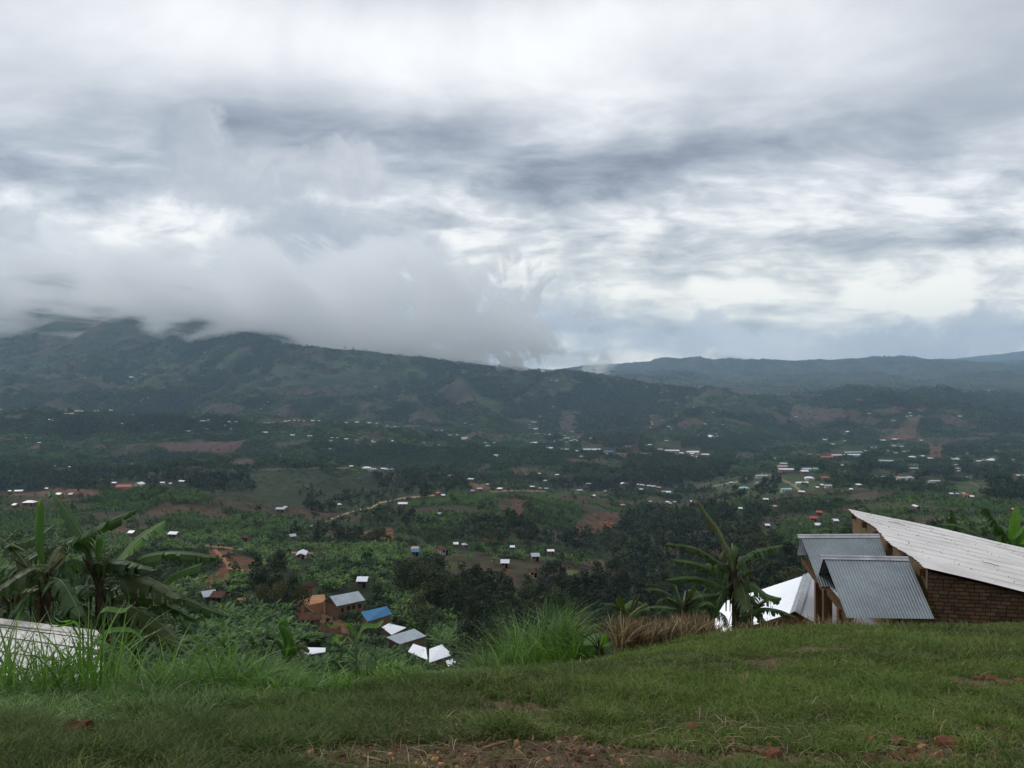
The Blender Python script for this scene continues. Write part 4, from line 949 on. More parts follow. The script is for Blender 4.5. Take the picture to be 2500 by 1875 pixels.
def tree_proto(seed, nleaf, h=1.0, w=0.55, leaf=0.10, lobes=6, shape='round', trunk=True):
    """unit-height tree: leaf clumps spread through several lobes on a tapered, forked trunk"""
    g = np.random.default_rng(seed); v = []; f = []; m = []
    def limb(a, b, r0, r1, n=4):
        base = len(v); d = np.array(b) - np.array(a); d /= np.linalg.norm(d) + 1e-9; s1 = np.cross(d, (0.3, 0.9, 0.1)); s1 /= np.linalg.norm(s1); s2 = np.cross(d, s1)
        for p, r in ((a, r0), (b, r1)):
            for k in range(n):
                an = 6.283 * k / n; v.append(tuple(np.array(p) + (s1 * math.cos(an) + s2 * math.sin(an)) * r))
        for k in range(n): f.append((base + k, base + (k + 1) % n, base + n + (k + 1) % n, base + n + k)); m.append(0)
    cen = []
    for i in range(lobes):
        t = (i + 0.5) / lobes; a = i * 2.4 + g.uniform(-.5, .5)
        if shape == 'tall': z = 0.30 + 0.62 * t; r = w * 0.30 * (1.1 - 0.7 * t); lr = (0.16 - 0.07 * t)
        elif shape == 'flat': z = 0.78 + g.uniform(-.05, .08); r = w * 0.42 * math.sqrt(t); lr = 0.13
        elif shape == 'cone': z = 0.12 + 0.78 * t; r = w * 0.22 * (1.05 - t); lr = 0.20 * (1.1 - t) + 0.04
        else: z = 0.36 + 0.46 * t + g.uniform(-.06, .06); r = w * 0.34 * math.sin(math.pi * (0.25 + 0.65 * t)); lr = 0.18 + g.uniform(-.04, .04)
        cen.append((r * math.cos(a), r * math.sin(a), z, lr))
    if trunk:
        limb((0, 0, -0.06), (0.01, 0.0, 0.38), 0.022, 0.014); limb((0.01, 0, 0.38), (0, 0.01, 0.8), 0.014, 0.004)
        for c in cen[:5]: limb((0.008, 0, 0.30 + 0.1 * g.random()), (c[0], c[1], c[2]), 0.009, 0.003, 3) if False else None
    per = nleaf // lobes
    for (cx, cy, cz, lr) in cen:
        for _ in range(per):
            d = g.normal(size=3); d /= np.linalg.norm(d); rr = lr * (0.45 + 0.62 * g.random() ** 0.5)
            p = np.array((cx, cy, cz)) + d * rr * np.array((1.15, 1.15, 0.85))
            nrm = d + g.normal(size=3) * 0.7 + np.array((0, 0, 0.4)); nrm /= np.linalg.norm(nrm)
            a = np.cross(nrm, g.normal(size=3)); a /= np.linalg.norm(a); b = np.cross(nrm, a); s = leaf * g.uniform(0.45, 1.0)
            q = len(v); v += [tuple(p - a * s * .5 - b * s * .2), tuple(p + a * s * .1 - b * s * .5), tuple(p + a * s * .5 + b * s * .25), tuple(p - a * s * .15 + b * s * .5)]
            f.append((q, q + 1, q + 2, q + 3)); m.append(1)
    return np.array(v), np.array(f), np.array(m)
BAN_HI = [banana_proto(s, 9, 5) for s in (1, 2, 3, 4)]
BAN_LO = [banana_proto(s, 8, 2, .8, 2.6) for s in (5, 6, 7)]
TALL_HI = [tree_proto(s, 420, w=0.5, leaf=0.075, lobes=9, shape='tall') for s in (1, 2, 3)]
ROUND_HI = [tree_proto(s, 420, w=0.75, leaf=0.085, lobes=9) for s in (4, 5, 6)]
TREE_LO = [tree_proto(s, 90, w=0.6, leaf=0.17, lobes=5) for s in (7, 8, 9)] + [tree_proto(10, 80, w=0.45, leaf=0.15, lobes=5, shape='tall')]
CLUMP = [tree_proto(s, 26, w=1.3, leaf=0.36, lobes=4, trunk=False) for s in (11, 12, 13)]
BUSH = [tree_proto(s, 60, w=1.0, leaf=0.24, lobes=4, trunk=False) for s in (14, 15, 16)]
def sample_visible():
    """places on the visible ground, evenly over the view; nearer ones thinned by the size of what grows there"""
    g = np.random.default_rng(11); N = 420000
    px = g.uniform(-160, 2660, N); py = g.uniform(800, 1690, N)
    X, Y, Z = ground_at(px, py, 55.0)
    ok = ~np.isnan(Y) & (Y < 13000); px, py, X, Y, Z = px[ok], py[ok], X[ok], Y[ok], Z[ok]
    dens = g.random(len(px))
    wpx = px + 22 * fbm(X / 40, Y / 60, 3); wpy = py + 9 * fbm(X / 40 + 9, Y / 60, 3)
    cls = np.zeros(len(px), int); gid = np.full(len(px), -1)
    for k, (poly, _) in enumerate(GROVES):
        m = in_poly(wpx, wpy, poly); cls[m] = 1; gid[m] = k
    for poly, d in WOODS:
        m = in_poly(wpx, wpy, poly) & (g.random(len(px)) < d); cls[m] = 2
    ph_, pe_ = parcel(X, Y); kk = (ph_ * 12).astype(int); rr = g.random(len(px))
    plot_open = np.isin(kk, (6, 8, 10)) & (Y < 3500); plot_low = np.isin(kk, (2, 4, 9)) & (Y < 3500)
    open_ = np.zeros(len(px), bool)
    for col, poly in FIELDS: open_ |= in_poly(px, py, poly) & (cls != 2)
    for col, w, line in TRACKS: open_ |= near_track(px, py, line, w + 1.5)
    # mixed country between: hedges, scattered trees, plots of bananas
    n = fbm(X / 120, Y / 170, 4); n2 = fbm(X / 60 + 40, Y / 90, 3)
    mixd = (cls == 0)
    cls[mixd & (n > 0.12)] = 3; cls[mixd & (n <= 0.12) & (n2 > 0.06)] = 4; cls[mixd & (n <= 0.12) & (n2 <= 0.06)] = 5
    m_ = (cls != 2)
    cls[m_ & plot_open & (rr < .9)] = 0; cls[(cls == 1) & plot_low & (rr < .5)] = 5; cls[np.isin(cls, (3, 4)) & plot_low & (rr < .85)] = 5
    cls[m_ & (pe_ < 3.0 * np.where(Y > 1200, 1.6, 1)) & (ph_ * 7 % 1 < .5) & (rr < .8)] = 3
    gul = ridged(X / 300 + 0.6 * fbm(X / 500, Y / 700, 3), Y / 900 + .3 * fbm(X / 500, Y / 700, 3), 3) - 0.6
    cls[mixd & (Y > 2450) & (gul < -0.07)] = 2; cls[mixd & (Y > 2450) & (gul > 0.10) & (cls == 3)] = 5
    gm = ridged(X / 170 + 0.7 * fbm(X / 500, Y / 700, 3), Y / 330 + .5 * fbm(X / 500, Y / 700, 3), 3) - 0.6
    cls[mixd & (Y > 650) & (Y < 2450) & (gm < -0.10)] = 2
    cls[open_ & (g.random(len(px)) < .93)] = 0
    size = np.select([cls == 1, cls == 2, cls == 3, cls == 4, cls == 5], [3.6, 6.5, 5.5, 3.6, 2.6], 1.0) / Y * F      # crown in px
    size = np.where(Y > 1100, np.maximum(size, 4.6), size)
    base = 420000 / (2820 * 890.0)             # candidates per px2
    want = np.select([cls == 1, cls == 2, cls == 3, cls == 4, cls == 5], [10, 5.5, 3.2, 6.0, 5.0], 0) / size ** 2
    want *= np.where(Y < 420, 1.25, 1.0)
    want = np.where(Y > 3000, want * 0.75, want)
    keep = dens < want / base
    # nothing in front of or on the roofs
    hpx = np.select([cls == 1, cls == 2, cls == 3], [3.3, 9.0, 6.0], 2.5) / Y * F
    for (hx, hy, hw, hY) in HOUSES:
        near = (np.abs(px - hx) < hw + size * 0.45 + 1) & (py > hy - 2 - hw * 0.3) & (py - hpx * 0.95 < hy + hw * 0.35)
        keep &= ~near
    keep &= cls > 0
    keep &= ~((cls == 3) & (Y < 260) & (px < 900)) & ~((cls == 2) & (Y < 150) & (px < 1100)) & ~((Y < 75))
    return px[keep], py[keep], X[keep], Y[keep], Z[keep], cls[keep], gid[keep]
def trunk_crown_split(proto):
    v, f, m = proto; out = []
    for k in (0, 1):
        ff = f[m == k]; used, inv = np.unique(ff.ravel(), return_inverse=True)
        out.append((v[used], inv.reshape(-1, 4)))
    return out
def build_valley_plants():
    px, py, X, Y, Z, cls, gid = sample_visible(); g = np.random.default_rng(5)
    pts = np.stack([X, Y, Z], 1)
    print('plants', len(px), [int((cls == k).sum()) for k in range(1, 6)])
    # single banana plants: the 270 nearest
    ban = np.nonzero((cls == 1) | ((cls == 4) & (Y < 500)))[0]; ban = ban[np.argsort(Y[ban])]
    near_b = [i for i in ban if -60 < px[i] < 2560][:270]
    bm_ = [np_mesh('banana_plant', p[0], p[1], [MATS['bark'], MATS['banana_leaf_far']], p[2]) for p in BAN_HI]
    for i in near_b:
        o = link('banana_plant', bm_[g.integers(4)]); s = g.uniform(0.75, 1.15); o.scale = (s, s, s)
        o.location = pts[i]; o.rotation_euler = (g.uniform(-.08, .08), g.uniform(-.08, .08), g.uniform(0, 6.28))
        ph = GROVES[gid[i]][1] if gid[i] >= 0 else 'on the slope behind the ' + ('tall grass' if px[i] < 1000 else 'napier grass' if px[i] < 1500 else 'hill edge at right')
        sub = (', nearest' if Y[i] < 150 else ', near' if Y[i] < 210 else ', middle' if Y[i] < 300 else ', far') + (' rows at left' if px[i] % 400 < 200 else ' rows at right')
        tag(o, 'banana plant ' + ph + sub, 'banana plant', 'banana plants ' + ph + sub)
    # single trees: the 250 nearest
    tr = np.nonzero((cls == 2) | ((cls == 3) & (Y < 700)))[0]; tr = tr[np.argsort(Y[tr])]
    near_t = [i for i in tr if -60 < px[i] < 2560][:250]
    tall = [trunk_crown_split(p) for p in TALL_HI]; rnd = [trunk_crown_split(p) for p in ROUND_HI]
    tm = []
    for sp, lm in ((tall, 'tree_leaf_dark'), (rnd, 'tree_leaf_dark'), (rnd, 'tree_leaf_olive')):
        tm.append([(np_mesh('trunk', a[0], a[1], [MATS['bark']]), np_mesh('crown', b[0], b[1], [MATS[lm]])) for a, b in sp])
    for i in near_t:
        kind = 0 if g.random() < 0.55 else (1 if g.random() < 0.6 else 2)
        t, c = tm[kind][g.integers(3)]
        o = empty('tree'); s = g.uniform(6.5, 10.5) * (1.0 if kind == 0 else 0.85); o.scale = (s, s, s * g.uniform(0.9, 1.15)); o.location = pts[i]; o.rotation_euler = (0, 0, g.uniform(0, 6.28))
        link('trunk', t, o); link('crown', c, o)
        wide = px[i]
        side = ('among bananas on the left slope' if wide < 900 else 'in the tree belt left of the gully' if wide < 1120 else 'in the gully wood below the cream-walled hut' if wide < 1360 else 'in the gully wood above the dry maize' if wide < 1620 else 'in the gully wood behind the tallest banana plant' if wide < 1850 else 'in the wood beyond the two zinc porches')
        side += ', lower fringe' if Y[i] < 200 else ', farther back'
        kn = ('slender dark gum tree', 'rounded dark green tree', 'rounded olive brown tree')[kind]
        tag(o, f'{kn} {side}', 'tree', f'{kn}s {side}')
    done = np.zeros(len(px), bool); done[near_b] = True; done[near_t] = True
    lo = Y > 420
    def put(name, mask, protos, smin, smax, mats, seed, squash=None):
        s = np.nonzero(mask & ~done)[0]
        if len(s) == 0: return
        sc_ = g.uniform(smin, smax, len(s))
        o = scatter(name, protos, pts[s], sc_, [MATS[q] for q in mats], seed, squash); tag(o, kind='stuff')
    bn = ((cls == 1) | (cls == 4))
    put('banana_grove_foliage', bn & ~lo, BAN_HI, 0.75, 1.15, ('bark', 'banana_leaf_far'), 21)
    put('banana_grove_foliage', bn & lo & (Y < 1100), BAN_LO, 0.8, 1.2, ('bark', 'banana_leaf_far'), 22)
    rnd_ = g.random(len(px)) + .5 * fbm(X / 45, Y / 60, 2) < .34
    put('forest', (cls == 2) & ~lo & ~rnd_, TALL_HI + ROUND_HI, 6, 10.5, ('bark', 'tree_leaf_dark'), 23)
    put('forest', (cls == 2) & ~lo & rnd_, TALL_HI + ROUND_HI, 5, 9.5, ('bark', 'tree_leaf_mid'), 43)
    put('forest', (cls == 2) & lo & (Y < 1500) & ~rnd_, TREE_LO, 6.5, 12, ('bark', 'tree_leaf_dark'), 24)
    put('forest', (cls == 2) & lo & (Y < 1500) & rnd_, TREE_LO, 5, 10, ('bark', 'tree_leaf_mid'), 44)
    put('scattered_woods_foliage', (cls == 3) & (Y < 1500), TREE_LO, 3.5, 8, ('bark', 'bush_leaf'), 25)
    put('undergrowth', (cls == 5) & (Y < 1100), BUSH, 1.4, 3.6, ('bark', 'bush_leaf'), 26)
    far = Y >= 1100
    put('distant_grove_foliage', bn & far & (Y < 3200), CLUMP, 3.5, 6.5, ('bark', 'banana_leaf_far'), 27, 0.75)
    put('distant_forest', (cls == 2) & (Y >= 1500) & (Y < 3200), TREE_LO[:3] + CLUMP, 8, 12, ('bark', 'tree_leaf_mid'), 28)
    put('distant_woods_foliage', (((cls == 3) & (Y >= 1500)) | ((cls == 5) & far)) & (Y < 3200), CLUMP, 4, 9, ('bark', 'bush_leaf'), 29)
    m4 = Y >= 3200
    put('mountain_forest', m4 & ((cls == 2) | (cls == 3)), CLUMP, 7, 15, ('bark', 'tree_leaf_mid'), 30)
    put('mountain_grove_foliage', m4 & ((cls == 4) | (cls == 1)), CLUMP, 5, 12, ('bark', 'bush_leaf'), 31, 0.6)
build_valley_plants()
def village_scrub():
    g = np.random.default_rng(91); N = 16000; px = g.uniform(380, 1300, N); py = g.uniform(1470, 1680, N); X, Y, Z = ground_at(px, py, 60.0)
    ok = ~np.isnan(Y) & (Y > 62) & (Y < 260); hp = 1.7 / np.where(ok, Y, 100) * F
    for col, poly in FIELDS: ok &= ~in_poly(px, py, poly)
    for (hx, hy, hw, hY) in HOUSES: ok &= ~((np.abs(px - hx) < hw + 3) & (py > hy - 22) & (py - hp < hy + 3))
    ok &= ~in_poly(px, py, [(705, 1445), (800, 1445), (850, 1530), (830, 1545), (700, 1490)])
    k = np.nonzero(ok & (g.random(N) < 1.1 * (Y / 200) ** 1.2))[0]; big = g.random(len(k)) < .18
    for sel, pr, a, b, lm, sd in ((~big, BUSH, 1.0, 2.2, 'bush_leaf', 92), (big, BAN_HI, .5, .8, 'banana_leaf_far', 93)):
        q = k[sel]; o = scatter('undergrowth' if sd == 92 else 'young_banana_foliage', pr, np.stack([X[q], Y[q], Z[q]], 1), g.uniform(a, b, len(q)), [MATS['bark'], MATS[lm]], sd); tag(o, kind='stuff')
village_scrub()

# trees one can tell apart
def one_tree(label, px, ptop, Y, proto, leaf, width=1.0, extra=None, base=None, group=None, name='tree'):
    X = (px - 1250) / F * Y; zg = float(land_z(X, Y)) if base is None else -(base - HZ) / F * Y
    top = -(ptop - HZ) / F * Y; h = top - zg
    o = empty(name, (X, Y, zg)); o.scale = (h * width, h * width, h)
    a, b = trunk_crown_split(proto)
    link('trunk', np_mesh('trunk', a[0], a[1], [MATS['bark']]), o); link('crown', np_mesh('crown', b[0], b[1], [MATS[leaf]]), o)
    if extra: 
        c = trunk_crown_split(tree_proto(77, 160, w=0.8, leaf=0.035, lobes=9))[1]; link('blossoms', np_mesh('blossoms', c[0] * np.array([1.04, 1.04, 1.02]), c[1], [MATS['flower_bud']]), o)
    return tag(o, label, 'tree', group)
big = [tree_proto(40 + k, 1500, w=0.8, leaf=0.055, lobes=14) for k in range(3)]
bigtall = [tree_proto(50 + k, 1500, w=0.55, leaf=0.05, lobes=14, shape='tall') for k in range(3)]
cone = tree_proto(60, 1400, w=0.7, leaf=0.06, lobes=12, shape='cone'); flat = tree_proto(61, 220, w=1.1, leaf=0.11, lobes=7, shape='flat')
one_tree('round olive green tree between the mud village and the blue roof', 914, 1514, 158, big[0], 'tree_leaf_olive', 0.95)
one_tree('dark bushy tree just left of the round olive one', 884, 1520, 160, big[1], 'tree_leaf_dark', 0.85)
one_tree('shrubby grey-green tree below the small tiled house', 842, 1545, 150, big[2], 'tree_leaf_olive', 0.9)
one_tree('small cone-shaped tree behind the hill edge, left of the dry maize', 1396, 1480, 68, cone, 'tree_leaf_olive', 0.85)
one_tree('dark tree with yellow buds on its crown beside the napier clump', 1212, 1512, 78, big[1], 'tree_leaf_dark', 1.15, extra=True)
one_tree('narrow dark tree left of the yellow budded one', 1150, 1500, 84, bigtall[0], 'tree_leaf_dark', 1.0)
one_tree('broad near-black tree towering over the valley town', 2112, 1128, 1230, big[0], 'tree_leaf_dark', 1.15)
for k, (px, pt, Y, w) in enumerate([(640, 1420, 196, .8), (665, 1405, 192, .8), (690, 1412, 188, .9), (715, 1402, 186, .8), (732, 1420, 182, .8)]):
    one_tree('leafy eucalyptus in the dark clump ' + ('at the left end', 'second from left', 'in the middle', 'second from right', 'at the right end')[k] + ' by the tiled house', px, pt, Y, bigtall[k % 3] if k % 2 else big[k % 3], 'tree_leaf_dark' if k % 2 else 'tree_leaf_olive', w, group='eucalyptus clump beside the yard')
for k, (px, pt, Y, w) in enumerate([(985, 1372, 240, .8), (1010, 1362, 240, .9), (1034, 1366, 236, .9), (1060, 1388, 226, .9), (1083, 1385, 222, .9), (1105, 1405, 214, .9), (1130, 1425, 200, .9), (1150, 1450, 190, .9)]):
    one_tree(f'tall brown-green tree in the belt right of the grove, {ORD[k]} from its left end', px, pt, Y, bigtall[k % 3] if k % 2 else big[k % 3], 'tree_leaf_olive' if k % 3 else 'tree_leaf_dark', w, group='tree belt right of the banana grove')
def ridge_tree(px, h, shape, label=None):
    iu = int(np.interp(px, UPX, np.arange(NU))); c = PYg[:, iu]; sub = np.where((np.exp(ly) > 1800) & (np.exp(ly) < 5000), c, 1e9); j = int(np.argmin(sub)); Y = math.exp(ly[j]); X = (px - 1250) / F * Y; zg = float(Zg[j, iu])
    hh = h / F * Y; o = empty('tree', (X, Y, zg - 1)); o.scale = (hh, hh, hh)
    a, b = SPL[shape]; link('trunk', a, o); link('crown', b, o)
    tag(o, label or 'small tree standing against the sky on the long mountain skyline', 'tree', None if label else 'lone skyline trees on the mountain')
SPL = {}
for nm, pr in (('flat', flat), ('round', TREE_LO[0]), ('tall', TREE_LO[3])):
    a, b = trunk_crown_split(pr); SPL[nm] = (np_mesh('trunk', a[0], a[1], [MATS['bark']]), np_mesh('crown', b[0], b[1], [MATS['tree_leaf_dark']]))
ridge_tree(1494, 12, 'flat', 'flat-topped tree on the skyline of the middle hill')
ridge_tree(2031, 10, 'flat', 'dark umbrella-shaped tree on the skyline of the right hill')
_r = random.Random(5)
for px in (640, 668, 690, 842, 862, 888, 893, 918, 935, 957, 980, 984, 998, 1013, 1040, 1045, 1130, 1166, 1175, 1268, 1313, 1318, 1450, 1455, 1480, 1506, 1510, 1515, 1553, 1612, 1616, 1700, 1776, 1830, 1880, 1910, 1935, 1945, 1978, 1982, 1995, 2010):
    ridge_tree(px + _r.uniform(-2, 2), _r.uniform(5, 9), _r.choice(['round', 'tall', 'round', 'flat']))

# ---------------------------------------------------------------- the near buildings
K = 1.45
def KP(x, y, z): return Vector((x * K, y * K, z * K))
def corrugated(name, a, b, c, d, pitch, amp, material, parent, rows=6, thick=0.004, smooth=True, sag=0.0):
    """sheet with corners a,b along the top and d,c along the foot; the waves run from top to foot"""
    a, b, c, d = map(Vector, (a, b, c, d)); w = (b - a).length; n = max(4, int(w / pitch)); per = 8; N = n * per
    nrm = (b - a).cross(d - a).normalized(); 
    if nrm.z < 0: nrm = -nrm
    co = []; r = random.Random(len(name) + int(w * 100))
    for j in range(rows + 1):
        t = j / rows
        for i in range(N + 1):
            s = i / N; p = a.lerp(b, s).lerp(d.lerp(c, s), t)
            h = amp * math.sin(6.28318 * i / per) + sag * math.sin(s * 9 + t * 3) * math.sin(t * 5 + 1)
            co.append(p + nrm * h)
    f = [(j * (N + 1) + i, j * (N + 1) + i + 1, (j + 1) * (N + 1) + i + 1, (j + 1) * (N + 1) + i) for j in range(rows) for i in range(N)]
    me = bpy.data.meshes.new(name); me.from_pydata([tuple(p) for p in co], [], f); me.materials.append(MATS[material]); me.polygons.foreach_set('use_smooth', [True] * len(f)); me.update()
    return link(name, me, parent)
def uv_wall(name, quads, material, parent):
    """walls with brick coursing measured in metres along the wall and up"""
    mb = MB(); uvs = []
    for q in quads:
        q = [Vector(p) for p in q]; mb.poly(q)
        u = Vector((q[1].x - q[0].x, q[1].y - q[0].y, 0)).normalized()
        uvs += [((p - q[0]).dot(u), p.z) for p in q]
    me = mb.mesh(name, MATS[material]); l = me.uv_layers.new(name='UVMap')
    for i, uv in enumerate(uvs): l.data[i].uv = uv
    return link(name, me, parent)
earthy('gable_shade', (0.008, 0.006, 0.005), (0.020, 0.014, 0.010), 5.0)  # near-black colour standing for the shade under the porch roofs
def build_brick_house():
    root = empty('brick_building', tuple(KP(7.5, 15.5, -5.6)))
    o = root.location
    def R(v): return v - o
    Pn, Fn = KP(7.04, 14.0, -3.49), KP(8.17, 19.98, -3.49)
    u = (Fn - Pn).normalized(); across = Vector((u.y, -u.x, 0)); drop = 0.205
    A, B = R(Fn), R(Pn)                                   # high eave, far and near
    Lr = 6.8
    slope = lambda p, L_: p + across * L_ + Vector((0, 0, -drop * L_))
    A = A - Vector((0, 0, 0)); 
    # main sheets: waves run down the slope, a ragged high edge
    nS = int((A - B).length / 0.09); per = 6; N = nS * per; rows = 26; co = []; rr = random.Random(9)
    jag = [rr.uniform(-0.03, 0.05) for _ in range(nS + 2)]
    for j in range(rows + 1):
        t = j / rows
        for i in range(N + 1):
            s = i / N; L_ = Lr * t
            if j == 0: L_ = jag[i // per] + 0.05 * math.sin(s * 14)
            p = slope(B.lerp(A, s), L_)
            p = p + Vector((0, 0, 0.012 * math.sin(6.28318 * i / per) + 0.035 * math.sin(s * 11 + 1) * math.exp(-L_ * 1.2) + 0.02 * math.sin(t * 9 + s * 4)))
            co.append(p)
    f = [(j * (N + 1) + i, (j + 1) * (N + 1) + i, (j + 1) * (N + 1) + i + 1, j * (N + 1) + i + 1) for j in range(rows) for i in range(N)]
    me = bpy.data.meshes.new('roof'); me.from_pydata([tuple(p) for p in co], [], f); me.materials.append(MATS['roof_old_white']); me.polygons.foreach_set('use_smooth', [True] * len(f)); me.update()
    roof = link('roof', me, root)
    # rows of nails and the laps between sheets, as small dark heads
    nb = MB()
    for row in (0.55, 1.45, 2.5, 3.5, 4.6, 5.7):
        for i in range(0, nS, 2):
            if rr.random() < 0.55: continue
            p = slope(B.lerp(A, (i + 0.25) / nS), row + 0.12 * math.sin(i * 0.5) + rr.uniform(-.02, .02)) + Vector((0, 0, 0.028))
            s_ = rr.uniform(0.006, 0.013); nb.box(p, (s_, 0, 0), (0, s_, 0), (0, 0, 0.006))
    for (s, L_, ln) in ((0.83, 1.0, 0.5), (0.55, 4.2, 0.9), (0.97, 0.8, 0.3), (0.2, 3.9, 0.5), (0.35, 2.4, 0.4)):
        p = slope(B.lerp(A, s), L_) + Vector((0, 0, 0.035)); q = slope(B.lerp(A, s - 0.01), L_ + ln) + Vector((0, 0, 0.035))
        nb.tube([p, p.lerp(q, 0.5) + Vector((0.02, 0.03, 0.01)), q], [0.007, 0.010, 0.006], 5)
    nb.build('nail_pattern', MATS['nail_dark'], roof)
    # lapped sheet edges running down the slope
    lp = MB()
    for k in range(1, 11):
        s = k / 11; p0 = slope(B.lerp(A, s), 0.05) + Vector((0, 0, 0.02)); p1 = slope(B.lerp(A, s), Lr) + Vector((0, 0, 0.02)); w_ = u * 0.012
        lp.prism([p0 - w_ + Vector((0, 0, .006)), p0 + w_ + Vector((0, 0, .006)), p1 + w_ + Vector((0, 0, .006)), p1 - w_ + Vector((0, 0, .006))], [p0 - w_, p0 + w_, p1 + w_, p1 - w_])
    lp.build('sheet_lap', MATS['ridge_zinc'], roof)
    ub = -4.4 * K + 5.6 * K
    base = -2.9
    ins = 0.16
    # plastered long wall under the high eave and brick end wall
    def wp(s, L_, dz): return slope(B.lerp(A, s), L_) + Vector((0, 0, dz))
    n0 = 0.03; n1 = 0.985
    tw = uv_wall('plaster_wall', [[wp(n1, ins, -0.06), wp(n0, ins, -0.06), wp(n0, ins, -0.06) + Vector((0, 0, base)), wp(n1, ins, -0.06) + Vector((0, 0, base))]], 'mud_plaster', root)
    q0, q1 = wp(n0, ins + 0.004, -0.09), wp(n0, Lr - 0.2, -0.09)
    z_ = q0.z + base
    uv_wall('brick_wall', [[q0, q1, Vector((q1.x, q1.y, z_)), Vector((q0.x, q0.y, z_))]], 'adobe_brick', root)
    q0, q1 = wp(n1, ins + 0.004, -0.09), wp(n1, Lr - 0.2, -0.09)
    uv_wall('back_wall', [[q1, q0, Vector((q0.x, q0.y, z_)), Vector((q1.x, q1.y, z_))], [wp(n0, Lr - .2, -.09), wp(n1, Lr - .2, -.09), Vector((q1.x, q1.y, z_)), Vector((wp(n0, Lr - .2, 0).x, wp(n0, Lr - .2, 0).y, z_))]], 'adobe_brick', root)
    # purlin ends under the high eave
    for k in range(6):
        s = 0.06 + k * 0.175; p = wp(s, 0.12, -0.17); m = MB(); m.box(p, across * 0.10, u * 0.10, (0, 0, 0.085)); m.build('purlin_end', MATS['timber'], root)
    d = MB(); 
    for s, nm in ((0.36, 'door'), (0.72, 'door')):
        m = MB(); p = wp(s, ins - 0.02, -1.6); m.box(p, u * 0.42, across * 0.03, (0, 0, 0.95)); m.build(nm, MATS['timber'], root)
    tag(root, 'brick and mud-plaster building with a wide sagging off-white sheet roof and two porches', 'building')
    # porches
    def porch(A_, B_, C_, D_, E_, F_, lab, nm):
        A_, B_, C_, D_, E_, F_ = [R(KP(*q)) for q in (A_, B_, C_, D_, E_, F_)]
        pr = empty('porch', (0, 0, 0)); pr.parent = root; pr['label'] = lab
        corrugated('porch_roof', A_, B_, D_, C_, 0.076, 0.0065, 'roof_zinc', pr)
        corrugated('porch_roof', B_, A_, E_, F_, 0.076, 0.0065, 'roof_zinc', pr)
        rb = MB(); u2 = (B_ - A_); 
        for (off, r_) in (((0, 0, 0.02), 0.04),):
            rb.tube([A_ - u2.normalized() * 0.1 + Vector(off), B_ + Vector(off)], [r_, r_], 12)
        for s, T_ in ((1, C_), (-1, E_)):
            dn = (T_ - A_).normalized(); 
            rb.prism([A_ + Vector((0, 0, .036)) - u2.normalized() * .1, B_ + Vector((0, 0, .036)), B_ + dn * 0.115 + Vector((0, 0, .022)), A_ + dn * 0.115 + Vector((0, 0, .022)) - u2.normalized() * .1],
                     [A_ + Vector((0, 0, .030)) - u2.normalized() * .1, B_ + Vector((0, 0, .030)), B_ + dn * 0.115 + Vector((0, 0, .022)), A_ + dn * 0.115 + Vector((0, 0, .022)) - u2.normalized() * .1])
        rb.build('ridge_cap', MATS['ridge_zinc'], pr, smooth=False)
        # panel painted dark for the shade in the open gable, wall plates and posts
        g = MB(); inn = u2.normalized() * 0.07
        a2, c2, e2 = A_ + inn * 4 + Vector((0, 0, -.05)), C_ + inn * 4 + Vector((0, 0, -.03)), E_ + inn * 4 + Vector((0, 0, -.03))
        g.prism([a2, c2.lerp(a2, .06), e2.lerp(a2, .06)], [a2 + inn * .5, c2.lerp(a2, .06) + inn * .5, e2.lerp(a2, .06) + inn * .5])
        g.build('gable_shade_panel', MATS['gable_shade'], pr)
        c2, e2 = c2 - inn * 3, e2 - inn * 3
        for k, t in enumerate((0.30, 0.80) if not nm else (0.22,)):
            p = c2.lerp(e2, t) + u2.normalized() * 0.06; q = MB(); w_ = 0.115
            q.box(p + Vector((0, 0, -1.55)), u2.normalized() * w_, (e2 - c2).normalized() * w_, (0, 0, 1.5)); q.build('post', MATS['post_timber'], pr)
        pl = MB(); pl.box((c2 + e2) / 2 + u2.normalized() * 0.08 + Vector((0, 0, -0.08)), u2.normalized() * 0.06, (e2 - c2) * 0.44, (0, 0, 0.08)); pl.build('wall_plate', MATS['timber'], pr)
    mat('post_timber', lambda T: bsdf(T, T.ramp(T.noise(T.vmath('MULTIPLY', pos(T), (6, 6, 0.7)), 3.0, 5, 0.6), [(0.3, (0.06, 0.032, 0.018)), (0.7, (0.20, 0.11, 0.06))]), 0.8))
    porch((5.65, 14.85, -3.49), (7.12, 14.73, -3.49), (5.54, 13.55, -4.19), (6.96, 13.50, -4.19), (5.95, 15.98, -4.19), (7.38, 15.95, -4.19), 'nearer zinc porch roof', 0)
    porch((5.87, 16.66, -3.49), (7.48, 16.70, -3.49), (5.81, 15.45, -4.19), (7.25, 15.40, -4.19), (6.27, 18.0, -4.19), (7.75, 17.95, -4.19), 'farther zinc porch roof', 1)
build_brick_house()

